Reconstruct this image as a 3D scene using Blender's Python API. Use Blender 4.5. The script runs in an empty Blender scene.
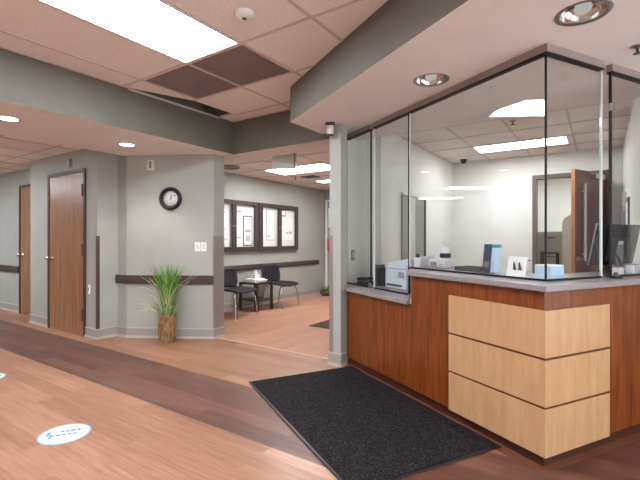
import bpy, bmesh, math, random
from mathutils import Vector, Matrix
from mathutils.geometry import tessellate_polygon
random.seed(7)
scn = bpy.context.scene
COL = scn.collection
PI = math.pi

# ---------------------------------------------------------------- materials
def lin(c):
    return tuple((x / 12.92 if x <= .04045 else ((x + .055) / 1.055) ** 2.4) for x in (k / 255 for k in c)) + (1.0,)

def new_mat(name):
    m = bpy.data.materials.new(name); m.use_nodes = True
    nt = m.node_tree; nt.nodes.clear()
    out = nt.nodes.new('ShaderNodeOutputMaterial')
    return m, nt, out

def principled(nt, out, base=None, rough=.5, metal=0.0, spec=.5):
    p = nt.nodes.new('ShaderNodeBsdfPrincipled')
    if base is not None: p.inputs['Base Color'].default_value = base
    p.inputs['Roughness'].default_value = rough
    p.inputs['Metallic'].default_value = metal
    p.inputs['Specular IOR Level'].default_value = spec
    nt.links.new(p.outputs[0], out.inputs[0])
    return p

def coords(nt, scale=(1, 1, 1), rot=(0, 0, 0)):
    tc = nt.nodes.new('ShaderNodeTexCoord')
    mp = nt.nodes.new('ShaderNodeMapping')
    mp.inputs['Scale'].default_value = scale
    mp.inputs['Rotation'].default_value = rot
    nt.links.new(tc.outputs['Object'], mp.inputs[0])
    return mp.outputs[0]

def noise(nt, vec, scale=5, detail=4, rough=.55):
    n = nt.nodes.new('ShaderNodeTexNoise')
    n.inputs['Scale'].default_value = scale
    n.inputs['Detail'].default_value = detail
    n.inputs['Roughness'].default_value = rough
    nt.links.new(vec, n.inputs['Vector'])
    return n.outputs[0]

def ramp(nt, fac, stops):
    r = nt.nodes.new('ShaderNodeValToRGB')
    el = r.color_ramp.elements
    while len(el) < len(stops): el.new(.5)
    for e, (pos, c) in zip(el, stops): e.position = pos; e.color = lin(c)
    nt.links.new(fac, r.inputs[0])
    return r.outputs[0]

def bump(nt, p, h, strength=.1, dist=.01):
    b = nt.nodes.new('ShaderNodeBump')
    b.inputs['Strength'].default_value = strength
    b.inputs['Distance'].default_value = dist
    nt.links.new(h, b.inputs['Height']); nt.links.new(b.outputs[0], p.inputs['Normal'])

def paint(name, c, rough=.6, var=4, scale=3, b=.04, spec=.35):
    m, nt, out = new_mat(name)
    p = principled(nt, out, rough=rough, spec=spec)
    n = noise(nt, coords(nt), scale, 3)
    lo = tuple(max(0, k - var) for k in c); hi = tuple(min(255, k + var) for k in c)
    nt.links.new(ramp(nt, n, [(.3, lo), (.7, hi)]), p.inputs['Base Color'])
    if b: bump(nt, p, noise(nt, coords(nt), 180, 2), b, .003)
    return m

def metal(name, c, rough=.3, met=1.0):
    m, nt, out = new_mat(name)
    p = principled(nt, out, lin(c), rough, met)
    n = noise(nt, coords(nt, (3, 3, 90)), 4, 2)
    mr = nt.nodes.new('ShaderNodeMapRange')
    mr.inputs['To Min'].default_value = max(.03, rough - .06); mr.inputs['To Max'].default_value = rough + .06
    nt.links.new(n, mr.inputs[0]); nt.links.new(mr.outputs[0], p.inputs['Roughness'])
    return m

def wood(name, dark, mid, light, scale=(22, 22, 1.3), rough=.35, spec=.5, fine=1.0):
    m, nt, out = new_mat(name)
    p = principled(nt, out, rough=rough, spec=spec)
    n1 = noise(nt, coords(nt, scale), 1.6, 6, .62)
    n2 = noise(nt, coords(nt, tuple(k * 6 for k in scale)), 1.5, 3, .6)
    mx = nt.nodes.new('ShaderNodeMix'); mx.data_type = 'FLOAT'; mx.inputs[0].default_value = .35 * fine
    nt.links.new(n1, mx.inputs[2]); nt.links.new(n2, mx.inputs[3])
    nt.links.new(ramp(nt, mx.outputs[0], [(.34, dark), (.5, mid), (.66, light)]), p.inputs['Base Color'])
    bump(nt, p, n2, .04, .002)
    return m

def planks(name, dark, mid, light, rough=.34, rot=0, pl=1.2, pw=.13):
    m, nt, out = new_mat(name)
    p = principled(nt, out, rough=rough, spec=.5)
    v = coords(nt, (1, 1, 1), (0, 0, rot))
    br = nt.nodes.new('ShaderNodeTexBrick')
    br.inputs['Scale'].default_value = 1
    br.inputs['Brick Width'].default_value = pl; br.inputs['Row Height'].default_value = pw
    br.inputs['Mortar Size'].default_value = .0015; br.inputs['Mortar Smooth'].default_value = .3
    br.inputs['Color1'].default_value = (.12, .12, .12, 1); br.inputs['Color2'].default_value = (.88, .88, .88, 1)
    br.inputs['Mortar'].default_value = (.1, .1, .1, 1)
    br.offset = .37
    nt.links.new(v, br.inputs['Vector'])
    st = nt.nodes.new('ShaderNodeMapping'); st.inputs['Scale'].default_value = (1.6, 26, 1)
    nt.links.new(v, st.inputs[0])
    # shift the grain per plank
    ad = nt.nodes.new('ShaderNodeVectorMath'); ad.operation = 'ADD'
    nt.links.new(st.outputs[0], ad.inputs[0]); nt.links.new(br.outputs['Color'], ad.inputs[1])
    g = noise(nt, ad.outputs[0], 1.8, 6, .65)
    mx = nt.nodes.new('ShaderNodeMix'); mx.data_type = 'FLOAT'; mx.inputs[0].default_value = .28
    nt.links.new(g, mx.inputs[2]); nt.links.new(br.outputs['Color'], mx.inputs[3])
    nt.links.new(ramp(nt, mx.outputs[0], [(.24, dark), (.5, mid), (.76, light)]), p.inputs['Base Color'])
    bump(nt, p, br.outputs['Fac'], -.12, .002)
    return m

def glass(name, tint=(.965, .975, .97), ior=1.5, extra=.0):
    m, nt, out = new_mat(name)
    tr = nt.nodes.new('ShaderNodeBsdfTransparent'); tr.inputs[0].default_value = tint + (1,)
    gl = nt.nodes.new('ShaderNodeBsdfGlossy'); gl.inputs['Roughness'].default_value = .0
    gl.inputs[0].default_value = (1, 1, 1, 1)
    lw = nt.nodes.new('ShaderNodeLayerWeight'); lw.inputs['Blend'].default_value = .5   # Schlick term from the facing angle, the same on both faces
    pw = nt.nodes.new('ShaderNodeMath'); pw.operation = 'POWER'; pw.inputs[1].default_value = 5
    ma = nt.nodes.new('ShaderNodeMath'); ma.operation = 'MULTIPLY_ADD'; ma.inputs[1].default_value = .96; ma.inputs[2].default_value = .04
    nt.links.new(lw.outputs['Facing'], pw.inputs[0]); nt.links.new(pw.outputs[0], ma.inputs[0])
    mx = nt.nodes.new('ShaderNodeMixShader')
    nt.links.new(ma.outputs[0], mx.inputs[0]); nt.links.new(tr.outputs[0], mx.inputs[1]); nt.links.new(gl.outputs[0], mx.inputs[2])
    nt.links.new(mx.outputs[0], out.inputs[0])
    return m

def emit(name, c, s):
    m, nt, out = new_mat(name)
    e = nt.nodes.new('ShaderNodeEmission'); e.inputs[0].default_value = c + (1,); e.inputs[1].default_value = s
    nt.links.new(e.outputs[0], out.inputs[0])
    return m

LOBBY = 18.5; HALL = 14.0; WAIT = 16.0; OFF = 11.5; BACK = 10.0
WARM = (.94, 1.0, 1.085)
M = {}
M['wall'] = paint('green_grey_wall_paint', (165, 165, 158), .55)
M['soffit'] = paint('dark_green_grey_paint', (104, 100, 91), .6)
M['white_wall'] = paint('office_white_paint', (232, 231, 226), .6)
M['gyp'] = paint('gypsum_ceiling_paint', (232, 224, 220), .75)
M['tile'] = paint('ceiling_tile', (238, 229, 225), .85, 5, 60, .15)
M['tbar'] = paint('ceiling_grid_shaded_paint', (205, 190, 182), .5, 2)  # bars darker than the tiles: shadow at tile edges put into their colour
M['plenum'] = paint('dark_plenum', (40, 36, 36), .9)
M['base'] = paint('baseboard_vinyl', (156, 151, 145), .4, 3)
M['shoe'] = paint('baseboard_shoe', (186, 176, 168), .4, 3)
M['rail'] = wood('chair_rail_vinyl', (58, 47, 44), (72, 58, 54), (84, 68, 62), (3, 3, 22), .4)
M['guard'] = metal('brushed_corner_guard', (150, 142, 136), .38, .35)
M['guard_dark'] = paint('brown_corner_guard', (88, 68, 62), .35, 5)
M['fl'] = planks('light_oak_plank', (116, 76, 56), (151, 106, 83), (177, 134, 109))
M['fd'] = planks('dark_walnut_plank', (66, 38, 32), (94, 60, 51), (124, 86, 74), .42)
M['fw'] = planks('light_oak_plank_waiting', (158, 106, 86), (178, 126, 104), (192, 144, 122), .34, PI / 2)
M['strip'] = paint('pale_transition_strip', (206, 168, 144), .4, 4)
M['desk'] = wood('cherry_veneer', (78, 32, 6), (118, 56, 12), (146, 78, 26))
M['maple'] = wood('maple_veneer', (178, 134, 94), (189, 146, 105), (198, 157, 117), (14, 14, 1.5), .33, .5)
M['toe'] = wood('toe_kick_wood', (48, 22, 14), (66, 32, 20), (80, 42, 28), (3, 3, 22))
M['reveal'] = wood('reveal_wood', (74, 30, 14), (98, 42, 20), (116, 56, 30))
M['shoe_w'] = wood('floor_shoe_wood', (92, 52, 36), (112, 66, 48), (126, 78, 60), (3, 3, 20))
M['door'] = wood('walnut_door_veneer', (112, 72, 44), (148, 102, 68), (170, 124, 90), (16, 16, .9), .3, .6)
M['door_red'] = wood('cherry_door_veneer', (86, 36, 26), (108, 48, 36), (126, 62, 48), (16, 16, .9), .3, .6)
M['door_edge'] = wood('door_edge_wood', (170, 108, 72), (188, 124, 84), (200, 140, 98), (20, 20, 1))
M['dframe'] = paint('bronze_door_frame', (72, 52, 46), .4, 4)
M['dframe_grey'] = paint('grey_door_frame', (110, 98, 90), .4, 4)
M['chrome'] = metal('chrome', (205, 202, 200), .15)
M['steel'] = metal('satin_steel', (170, 168, 166), .32)
M['brass'] = metal('satin_nickel', (212, 200, 182), .22)
M['black'] = paint('black_plastic', (26, 25, 26), .4, 4)
M['gasket'] = paint('black_gasket', (20, 16, 16), .5, 2)
M['counter'] = paint('grey_solid_surface', (138, 130, 131), .3, 7, 60, 0, .5)
M['counter_edge'] = paint('grey_counter_edge', (150, 141, 142), .3, 7, 60, 0, .5)
M['glass'] = glass('clear_glass')
M['glass_edge'] = paint('polished_glass_edge', (205, 214, 210), .25, 3, 3, 0)
M['channel'] = paint('header_channel', (150, 134, 130), .45, 3)
M['white'] = paint('white_plastic', (232, 230, 226), .4, 3, 3, 0)
M['offwhite'] = paint('offwhite_plastic', (214, 208, 204), .45, 3, 3, 0)
M['printer'] = paint('printer_white', (206, 213, 222), .4, 3, 3, 0)
M['printer_grey'] = paint('printer_grey', (150, 156, 166), .4, 3, 3, 0)
M['paper'] = paint('paper', (246, 242, 240), .7, 3, 12, 0)
M['paper_grey'] = paint('printed_paper', (170, 166, 168), .7, 10, 30, 0)
M['paper_blue'] = paint('blue_paper', (190, 214, 236), .7, 5, 12, 0)
M['case'] = paint('bronze_case_frame', (68, 56, 56), .35, 4)
M['cork'] = paint('pale_fabric_board', (240, 234, 232), .8, 4, 40)
M['chair_f'] = paint('aubergine_chair_shell', (36, 30, 38), .45, 5, 20)
M['table_d'] = paint('dark_table_laminate', (52, 46, 44), .4, 4)
M['sage'] = paint('sage_grey_panel', (196, 196, 186), .4, 3)
M['dgrey'] = paint('dark_grey_plastic', (78, 74, 74), .45, 4)
M['mgrey'] = paint('mid_grey_plastic', (138, 134, 136), .45, 4)
M['lgrey'] = paint('lilac_grey_plastic', (222, 213, 218), .45, 4)
M['cabinet'] = paint('grey_cabinet_enamel', (150, 146, 140), .45, 4)
M['beige'] = paint('beige_fabric', (198, 186, 168), .85, 6, 40)
M['vent'] = paint('brown_grey_grille', (144, 126, 124), .6, 5)
M['blue'] = paint('printed_blue', (88, 160, 205), .5, 6)
M['navy'] = paint('printed_navy', (42, 58, 84), .5, 12, 40)
M['teal'] = paint('printed_teal', (60, 150, 150), .5, 6)
M['red'] = paint('red_panel', (176, 70, 58), .45, 5)
M['soil'] = paint('dark_soil', (52, 40, 32), .95, 8, 60)
M['stick_w'] = paint('white_vinyl', (240, 243, 246), .4, 2, 3, 0)
M['stick_b'] = paint('pale_blue_vinyl', (136, 188, 220), .4, 3, 3, 0)
M['stick_t'] = paint('blue_vinyl_print', (84, 136, 172), .4, 4, 3, 0)
M['screen'] = paint('dark_monitor_back', (16, 17, 19), .55, 4, 3, 0, .1)
M['pot'] = wood('woven_bark_pot', (92, 62, 40), (144, 110, 80), (188, 156, 122), (26, 26, 8), .75, .2)
M['leaf'] = None
def leafmat():
    m, nt, out = new_mat('grass_leaf')
    p = principled(nt, out, rough=.45, spec=.4)
    n = noise(nt, coords(nt, (30, 30, 3)), 1.5, 3)
    nt.links.new(ramp(nt, n, [(.3, (56, 96, 36)), (.5, (96, 142, 56)), (.7, (158, 188, 104))]), p.inputs['Base Color'])
    return m
M['leaf'] = leafmat()
def palemat():
    m, nt, out = new_mat('pale_leaf')
    p = principled(nt, out, rough=.5)
    n = noise(nt, coords(nt, (30, 30, 3)), 1.5, 3)
    nt.links.new(ramp(nt, n, [(.3, (150, 168, 116)), (.7, (206, 212, 176))]), p.inputs['Base Color'])
    return m
M['leaf_pale'] = palemat()
def matmat():
    m, nt, out = new_mat('charcoal_carpet_pile')
    p = principled(nt, out, rough=.95, spec=.1)
    n = noise(nt, coords(nt), 110, 3, .7)
    nt.links.new(ramp(nt, n, [(.36, (16, 14, 16)), (.52, (34, 31, 33)), (.7, (74, 68, 70))]), p.inputs['Base Color'])
    bump(nt, p, n, .8, .006)
    return m
M['matpile'] = matmat()
M['matbrown'] = paint('dark_brown_mat', (66, 46, 40), .9, 10, 60)
M['L_lobby'] = emit('lobby_diffuser', WARM, LOBBY)
M['L_hall'] = emit('hall_diffuser', WARM, HALL)
M['L_wait'] = emit('waiting_diffuser', (.97, 1.0, 1.02), WAIT)
M['L_off'] = emit('office_diffuser', (.97, 1, 1.03), OFF)
M['L_back'] = emit('back_room_diffuser', (.97, 1, 1.02), BACK)
M['bulb'] = emit('downlight_lamp', (1, .96, .92), .22)
M['bulb_hall'] = emit('hall_downlight_lamp', (1, .97, .93), 9.0)

# ---------------------------------------------------------------- mesh builder
class MB:
    def __init__(s): s.v = []; s.f = []; s.m = []; s.sm = []
    def add(s, vs, fs, mi=0, smooth=False):
        o = len(s.v); s.v += [Vector(p) for p in vs]
        for k, f in enumerate(fs):
            s.f.append([i + o for i in f]); s.m.append(mi[k] if isinstance(mi, (list, tuple)) else mi); s.sm.append(smooth)
        return s
    def box(s, x0, x1, y0, y1, z0, z1, mi=0):
        vs = [(x0, y0, z0), (x1, y0, z0), (x1, y1, z0), (x0, y1, z0), (x0, y0, z1), (x1, y0, z1), (x1, y1, z1), (x0, y1, z1)]
        return s.add(vs, [(0, 3, 2, 1), (4, 5, 6, 7), (0, 1, 5, 4), (1, 2, 6, 5), (2, 3, 7, 6), (3, 0, 4, 7)], mi)
    def obox(s, c, a, b, n, ha, hb, hn, mi=0):
        c = Vector(c); a = Vector(a).normalized() * ha; b = Vector(b).normalized() * hb; n = Vector(n).normalized() * hn
        vs = [c - a - b - n, c + a - b - n, c + a + b - n, c - a + b - n, c - a - b + n, c + a - b + n, c + a + b + n, c - a + b + n]
        fs = [(0, 3, 2, 1), (4, 5, 6, 7), (0, 1, 5, 4), (1, 2, 6, 5), (2, 3, 7, 6), (3, 0, 4, 7)]
        if a.cross(b).dot(n) < 0: fs = [tuple(reversed(f)) for f in fs]
        return s.add(vs, fs, mi)
    def prism(s, poly, z0, z1, mi=0, top=None, bot=None, side=None, holes=()):
        poly = [tuple(p[:2]) for p in poly]
        if sum(a[0] * b[1] - b[0] * a[1] for a, b in zip(poly, poly[1:] + poly[:1])) < 0:
            poly = poly[::-1]
            if side: side = (side[:-1][::-1] + side[-1:])
        n = len(poly); o = len(s.v)
        loops = [poly] + [list(h) for h in holes]
        flat = [p for l in loops for p in l]
        tris = tessellate_polygon([[Vector((p[0], p[1], 0)) for p in l] for l in loops])
        def up(t):
            a, b, c = (flat[i] for i in t)
            return t if (b[0] - a[0]) * (c[1] - a[1]) - (b[1] - a[1]) * (c[0] - a[0]) > 0 else (t[0], t[2], t[1])
        tris = [up(tuple(t)) for t in tris]
        N = len(flat)
        vs = [(p[0], p[1], z0) for p in flat] + [(p[0], p[1], z1) for p in flat]
        fs, ms = [], []
        for t in tris: fs.append((t[0], t[2], t[1])); ms.append(mi if bot is None else bot)
        ptris = tris if not holes else [up(tuple(t)) for t in tessellate_polygon([[Vector((p[0], p[1], 0)) for p in poly]])]
        for t in ptris: fs.append(tuple(i + N for i in t)); ms.append(mi if top is None else top)
        for i in range(n):
            j = (i + 1) % n
            fs.append((i, j, j + N, i + N)); ms.append(side[i] if side else mi)
        return s.add(vs, fs, ms)
    def tube(s, pts, r, n=8, mi=0, cap=True):
        pts = [Vector(p) for p in pts]; rings = []
        rr = r if isinstance(r, (list, tuple)) else [r] * len(pts)
        up = None
        for i, p in enumerate(pts):
            d = (pts[min(i + 1, len(pts) - 1)] - pts[max(i - 1, 0)]).normalized()
            if up is None:
                up = Vector((0, 0, 1)) if abs(d.z) < .9 else Vector((1, 0, 0))
            x = d.cross(up).normalized(); y = x.cross(d).normalized(); up = y
            rings.append([p + (x * math.cos(2 * PI * k / n) + y * math.sin(2 * PI * k / n)) * rr[i] for k in range(n)])
        vs = [q for g in rings for q in g]; fs = []
        for i in range(len(pts) - 1):
            for k in range(n):
                a = i * n + k; b = i * n + (k + 1) % n
                fs.append((a, a + n, b + n, b))
        s.add(vs, fs, mi, True)
        if cap:
            s.add(rings[0], [tuple(range(n))], mi); s.add(rings[-1], [tuple(range(n))[::-1]], mi)
        return s
    def lathe(s, prof, c=(0, 0, 0), n=24, mi=0, axis='z', smooth=True, cap=True):
        c = Vector(c); vs = []; fs = []
        for (r, h) in prof:
            for k in range(n):
                a = 2 * PI * k / n
                if axis == 'z': q = Vector((r * math.cos(a), r * math.sin(a), h))
                else:
                    A = Vector(axis).normalized(); X = A.orthogonal().normalized(); Y = A.cross(X)
                    q = X * r * math.cos(a) + Y * r * math.sin(a) + A * h
                vs.append(c + q)
        for i in range(len(prof) - 1):
            for k in range(n):
                a = i * n + k; b = i * n + (k + 1) % n
                fs.append((a, b, b + n, a + n))
        s.add(vs, fs, mi, smooth)
        if cap and prof[0][0] > 1e-6: s.add(vs[:n], [tuple(range(n))[::-1]], mi)
        if cap and prof[-1][0] > 1e-6: s.add(vs[-n:], [tuple(range(n))], mi)
        return s
    def build(s, name, mats, parent=None, bevel=0, base=None, local=False):
        if not isinstance(mats, (list, tuple)): mats = [mats]
        off = Vector((0, 0, 0))
        if not local:
            if parent is not None:
                q = parent
                while q is not None: off += q.location; q = q.parent
            elif base is not None: off = Vector(base)
        me = bpy.data.meshes.new(name)
        me.from_pydata([tuple(p - off) for p in s.v], [], s.f)
        for k in mats: me.materials.append(M[k])
        for p, mi, sm in zip(me.polygons, s.m, s.sm): p.material_index = mi; p.use_smooth = sm
        me.update()
        o = bpy.data.objects.new(name, me); COL.objects.link(o)
        if parent is not None: o.parent = parent
        elif base is not None: o.location = base
        if bevel:
            b = o.modifiers.new('bevel', 'BEVEL'); b.width = bevel; b.segments = 2; b.limit_method = 'ANGLE'; b.angle_limit = math.radians(50)
        return o

def tag(o, label=None, cat=None, group=None, kind=None):
    if label: o['label'] = label
    if cat: o['category'] = cat
    if group: o['group'] = group
    if kind: o['kind'] = kind
    return o
def empty(name, loc, label=None, cat=None, group=None, kind=None, rz=0):
    o = bpy.data.objects.new(name, None); COL.objects.link(o); o.location = loc; o.rotation_euler = (0, 0, rz)
    o.empty_display_size = .1
    return tag(o, label, cat, group, kind)
def struct(o, label=None, cat=None): return tag(o, label, cat, None, 'structure')
def copy_tree(o, parent=None):
    c = o.copy(); COL.objects.link(c)
    if parent is not None: c.parent = parent
    for ch in list(o.children): copy_tree(ch, c)
    return c

S30, C30 = .5, math.sqrt(3) / 2
def E(e1, e2): return (C30 * e1 + S30 * e2, -S30 * e1 + C30 * e2)   # the desk stands turned 30 degrees to the building
def E3(e1, e2, z): return E(e1, e2) + (z,)
E1 = Vector((C30, -S30, 0)); E2 = Vector((S30, C30, 0)); UZ = Vector((0, 0, 1))
def circle(x, y, r, n=28): return [(x + r * math.cos(2 * PI * k / n), y + r * math.sin(2 * PI * k / n)) for k in range(n)]

# heights
ZC, ZS, ZR, ZA, ZO = 2.743, 2.335, 2.40, 2.44, 2.57
# ---------------------------------------------------------------- floor
mb = MB()
def fpoly(p, mi):
    mb.add([(x, y, 0) for x, y in p], [tuple(range(len(p)))], mi)
Y0, Y1 = 1.91, 2.59
fpoly([(-12.2, -4.1), (2.5, -4.1), (2.5, Y0), (.2, Y0), (-12.2, Y0)], 0)
fpoly([(-12.2, Y0), (.2, Y0), (-.20, Y1), (-12.2, Y1)], 1)
fpoly([(.2, Y0), (2.5, Y0), (2.5, 5.5), (1.42, 4.02)], 0)
fpoly([(.2, Y0), (1.42, 4.02), (.86, 4.46), (-.20, Y1)], 1)
fpoly([(1.42, 4.02), (2.5, 5.5), (.86, 5.5), (.86, 4.46)], 0)
fpoly([(-12.2, Y1), (-.20, Y1), (.86, 4.46), (.86, 4.5), (-2.2, 4.5), (-2.2, 3.66), (-12.2, 3.66)], 0)
fpoly([(-12.2, 3.66), (-2.2, 3.66), (-2.2, 8.5), (-12.2, 8.5)], 2)
fpoly([(-2.2, 4.5), (.86, 4.5), (.86, 10.5), (-2.2, 10.5)], 0)
struct(mb.build('floor', ['fl', 'fd', 'fw']), 'wood plank floor, light field crossed by a dark plank band', 'floor')
struct(MB().box(-5.2, -2.25, 3.645, 3.675, .0005, .004).build('trim_1', 'strip'), 'thin floor transition strip at the waiting area opening', 'floor strip')

# ---------------------------------------------------------------- ceilings
mb = MB()
poly = [(-3.85, -4), (2.4, -4), (2.4, 3.8), (-3.85, 3.8), (-3.85, 3.52), (-3.604, 3.5), (-3.606, 2.945), (-3.83, 2.336), (-3.85, 2.336)]
mb.prism(poly, ZC, ZC + .03, 0, top=0, bot=0, side=[0] * len(poly))
ceil = struct(mb.build('ceiling', ['tile']), 'suspended white tile ceiling of the lobby', 'ceiling')
g = MB()
xs = [-3.535 + .645 * k for k in range(10)]
w = .012
for x in xs:
    g.box(x - w, x + w, -4, 3.75 if x > -3.5 else 2.9, ZC - .006, ZC + .001)
for y in (-2.87, -1.58, -.30, .98, 2.27, 2.915, 3.53):
    g.box(-3.82 if y < 2.3 else -3.59, 2.4, y - w, y + w, ZC - .0055, ZC + .001)
g.box(-3.85, -3.825, -4, 2.33, ZC - .005, ZC + .001)
g.box(-3.60, -2.3, 3.725, 3.75, ZC - .005, ZC + .001)
g.build('ceiling_grid', 'tbar', ceil)
# dark open slot beside the left soffit
mb = MB().box(-3.85, -3.58, 2.33, 3.54, 2.93, 2.95)
struct(mb.build('ceiling_slot', 'plenum'), 'dark open slot in the tile ceiling beside the left soffit', 'ceiling')
struct(MB().box(-3.85, -3.838, 2.33, 3.50, ZC - .016, ZC + .004).build('trim_2', 'tbar'), 'pale angle strip along the left soffit below the slot', 'trim')
mb = MB().box(-3.80, -3.62, 3.22, 3.47, ZC + .005, ZC + .03)
for k in range(7): mb.box(-3.79 + k * .025, -3.78 + k * .025, 3.23, 3.46, ZC - .002, ZC + .02)
tag(mb.build('slot_vent', 'dgrey', base=(-3.71, 3.35, ZC)), 'small dark grille in the ceiling slot beside the left soffit', 'vent')

# soffits
H1 = (-4.40, 1.521); H2 = (-4.478, 2.697)
mb = MB()
pl = [(-5.1, -4), (-3.85, -4), (-3.85, 3.75), (-5.1, 3.75)]
mb.prism(pl, ZS, 2.95, 0, bot=1, side=[0, 0, 0, 1], holes=[circle(H1[0], H1[1], .085), circle(H2[0], H2[1], .085)])
struct(mb.build('ceiling_soffit_left', ['soffit', 'gyp']), 'long dark green soffit with a white underside at left', 'soffit')
mb = MB()
pl = [(-5.1, 3.75), (-2.32, 3.75), (-2.32, 4.12), (-5.1, 4.12)]
mb.prism(pl, ZS, 2.95, 0, bot=1, side=[0, 1, 1, 0])
struct(mb.build('ceiling_soffit_back', ['soffit', 'gyp']), 'dark green soffit over the waiting area opening', 'soffit')
D1 = (-.071, 2.488); D2 = (-1.007, 2.919)
P0 = (-2.5, 3.19)
pl = [P0, (2.4, P0[1] - 4.9 * math.tan(PI / 6)), (2.4, 4.22), (-2.32, 4.22), (-2.32, 3.75), (-2.5, 3.75)]
mb = MB()
mb.prism(pl, ZR, 2.95, 0, bot=1, side=[0, 1, 1, 1, 0, 0], holes=[circle(*D1, .112), circle(*D2, .112)])
struct(mb.build('ceiling_soffit_right', ['soffit', 'gyp']), 'angled soffit over the reception desk with downlights', 'soffit')
# other ceilings
mb = MB().box(-12.2, -5.1, .4, 3.1, ZA, ZA + .03)
hc = struct(mb.build('ceiling_hall', 'tile'), 'tile ceiling of the hallway at left', 'ceiling')
g = MB()
for x in [-5.12 - .61 * k for k in range(12)]: g.box(x - w, x + w, .45, 3.02, ZA - .006, ZA + .001)
for y in (.5, 1.28, 1.89, 2.5): g.box(-12, -5.1, y - w, y + w, ZA - .0055, ZA + .001)
g.build('ceiling_grid', 'tbar', hc)
mb = MB().box(-5.5, -2.2, 4.1, 8.4, ZA, ZA + .03)
wc = struct(mb.build('ceiling_waiting', 'tile'), 'tile ceiling of the waiting area', 'ceiling')
g = MB()
for x in [-4.75 + .61 * k for k in range(-1, 5)]: g.box(x - w, x + w, 4.12, 8.3, ZA - .006, ZA + .001)
for y in [4.69 + .61 * k for k in range(6)]: g.box(-5.46, -2.25, y - w, y + w, ZA - .0055, ZA + .001)
g.build('ceiling_grid', 'tbar', wc)
mb = MB().box(-2.4, .45, 4.2, 10.4, ZO, ZO + .03)
oc = struct(mb.build('ceiling_office', 'tile'), 'tile ceiling of the office behind the glass', 'ceiling')
g = MB()
for x in [-2.11 + .61 * k for k in range(5)]: g.box(x - w, x + w, 4.22, 7.2, ZO - .006, ZO + .001)
for y in (4.84, 5.45, 6.06, 6.67): g.box(-2.12, .27, y - w, y + w, ZO - .0055, ZO + .001)
g.build('ceiling_grid', 'tbar', oc)

# ---------------------------------------------------------------- walls
def wall(name, mb, mats, label): return struct(mb.build(name, mats), label, 'wall')
wall('wall_hall_far', MB().box(-12.2, -7.1, 3.02, 3.2, 0, 2.5), 'wall', 'green grey hallway wall with the farther door')
pl = [(-7.15, 2.76), (-5.24, 2.76), (-5.24, 3.025), (-5.04, 3.03), (-4.05, 3.60), (-4.05, 3.775), (-5.46, 3.775), (-7.15, 3.775)]
wall('wall_clock', MB().prism(pl, 0, 2.5), 'wall', 'green grey wall block with a door and an angled face under a clock')
wall('wall_hall_near', MB().box(-12.2, -5.1, .38, .5, 0, 2.5), 'wall', 'hallway wall opposite the doors')
wall('wall_hall_end', MB().box(-12.25, -12.1, .4, 3.1, 0, 2.5), 'wall', 'end wall of the hallway')
wall('wall_lobby_left', MB().box(-5.2, -5.1, -4.1, .5, 0, 2.5), 'wall', 'left lobby wall beside the hallway')
wall('wall_lobby_back', MB().box(-5.2, 2.5, -4.12, -4, 0, 2.8), 'wall', 'back wall of the lobby')
WY0, WY1, WZ0, WZ1 = -2.6, 1.3, .25, 2.35  # unseen window added to throw daylight onto the right face of the desk
mb = MB().box(2.4, 2.52, -4.1, WY0, 0, 2.8).box(2.4, 2.52, WY1, 1.7, 0, 2.8).box(2.4, 2.52, 3.85, 4.4, 0, 2.8).box(2.4, 2.52, 1.7, 3.85, 2.3, 2.8).box(2.4, 2.52, WY0, WY1, 0, WZ0).box(2.4, 2.52, WY0, WY1, WZ1, 2.8)
wall('wall_lobby_right', mb, 'wall', 'right wall of the lobby with openings for the added window and doors')
r = empty('added_window', (2.46, (WY0 + WY1) / 2, WZ0), 'added unseen window in the right lobby wall that brightens the desk', 'window', kind='structure')
mb = MB()
for k in range(5):
    y = WY0 + (WY1 - WY0) * k / 4; mb.box(2.43, 2.49, max(WY0, y - .025), min(WY1, y + .025), WZ0, WZ1)
mb.box(2.43, 2.49, WY0, WY1, WZ0, WZ0 + .05).box(2.43, 2.49, WY0, WY1, WZ1 - .05, WZ1)
mb.build('added_window_frame', 'dframe', r)
MB().box(2.457, 2.463, WY0, WY1, WZ0, WZ1).build('added_window_pane', 'glass', r)
r = empty('added_doors', (2.46, 2.77, 0), 'added unseen glazed doors in the right lobby wall that brighten the desk', 'door', kind='structure')  # glazing added out of view for more light on the desk
MB().box(2.42, 2.50, 1.7, 1.76, 0, 2.3).box(2.42, 2.50, 3.79, 3.85, 0, 2.3).box(2.42, 2.50, 1.76, 3.79, 2.24, 2.3).build('door_frame', 'dframe', r)
for a, b in ((1.77, 2.77), (2.78, 3.78)):
    d = MB().box(2.44, 2.48, a, a + .06, .01, 2.23).box(2.44, 2.48, b - .06, b, .01, 2.23).box(2.44, 2.48, a + .06, b - .06, .01, .2).box(2.44, 2.48, a + .06, b - .06, 2.16, 2.23).build('door_leaf', 'dframe', r)
    MB().box(2.457, 2.463, a + .06, b - .06, .2, 2.16).build('pane', 'glass', d)
    hy = b - .12 if a < 2 else a + .12
    MB().tube([(2.44, hy, .85), (2.39, hy, .87), (2.39, hy, 1.23), (2.44, hy, 1.25)], .012, 8).build('pull_handle', 'steel', d)
struct(MB().box(-12.4, 2.6, -4.3, 10.5, 3.0, 3.1).build('ceiling_light_block', 'plenum'), 'added slab above the ceilings that keeps out sky light', 'roof')  # unseen slab added to stop light leaking in from above
wall('wall_lobby_side', MB().box(.40, 2.5, 4.0, 4.12, 0, 2.6), 'toe', 'short lobby wall beyond the desk end, darkened to cut glass reflections')  # unseen wall kept dark so the right panes reflect less haze
wall('wall_waiting', MB().box(-5.58, -5.46, 3.7, 8.45, 0, 2.5), 'wall', 'waiting area wall with the notice cases and chairs')
wall('wall_waiting_end', MB().box(-5.5, -2.2, 8.3, 8.42, 0, 2.5), 'wall', 'far end wall of the waiting area')
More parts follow.
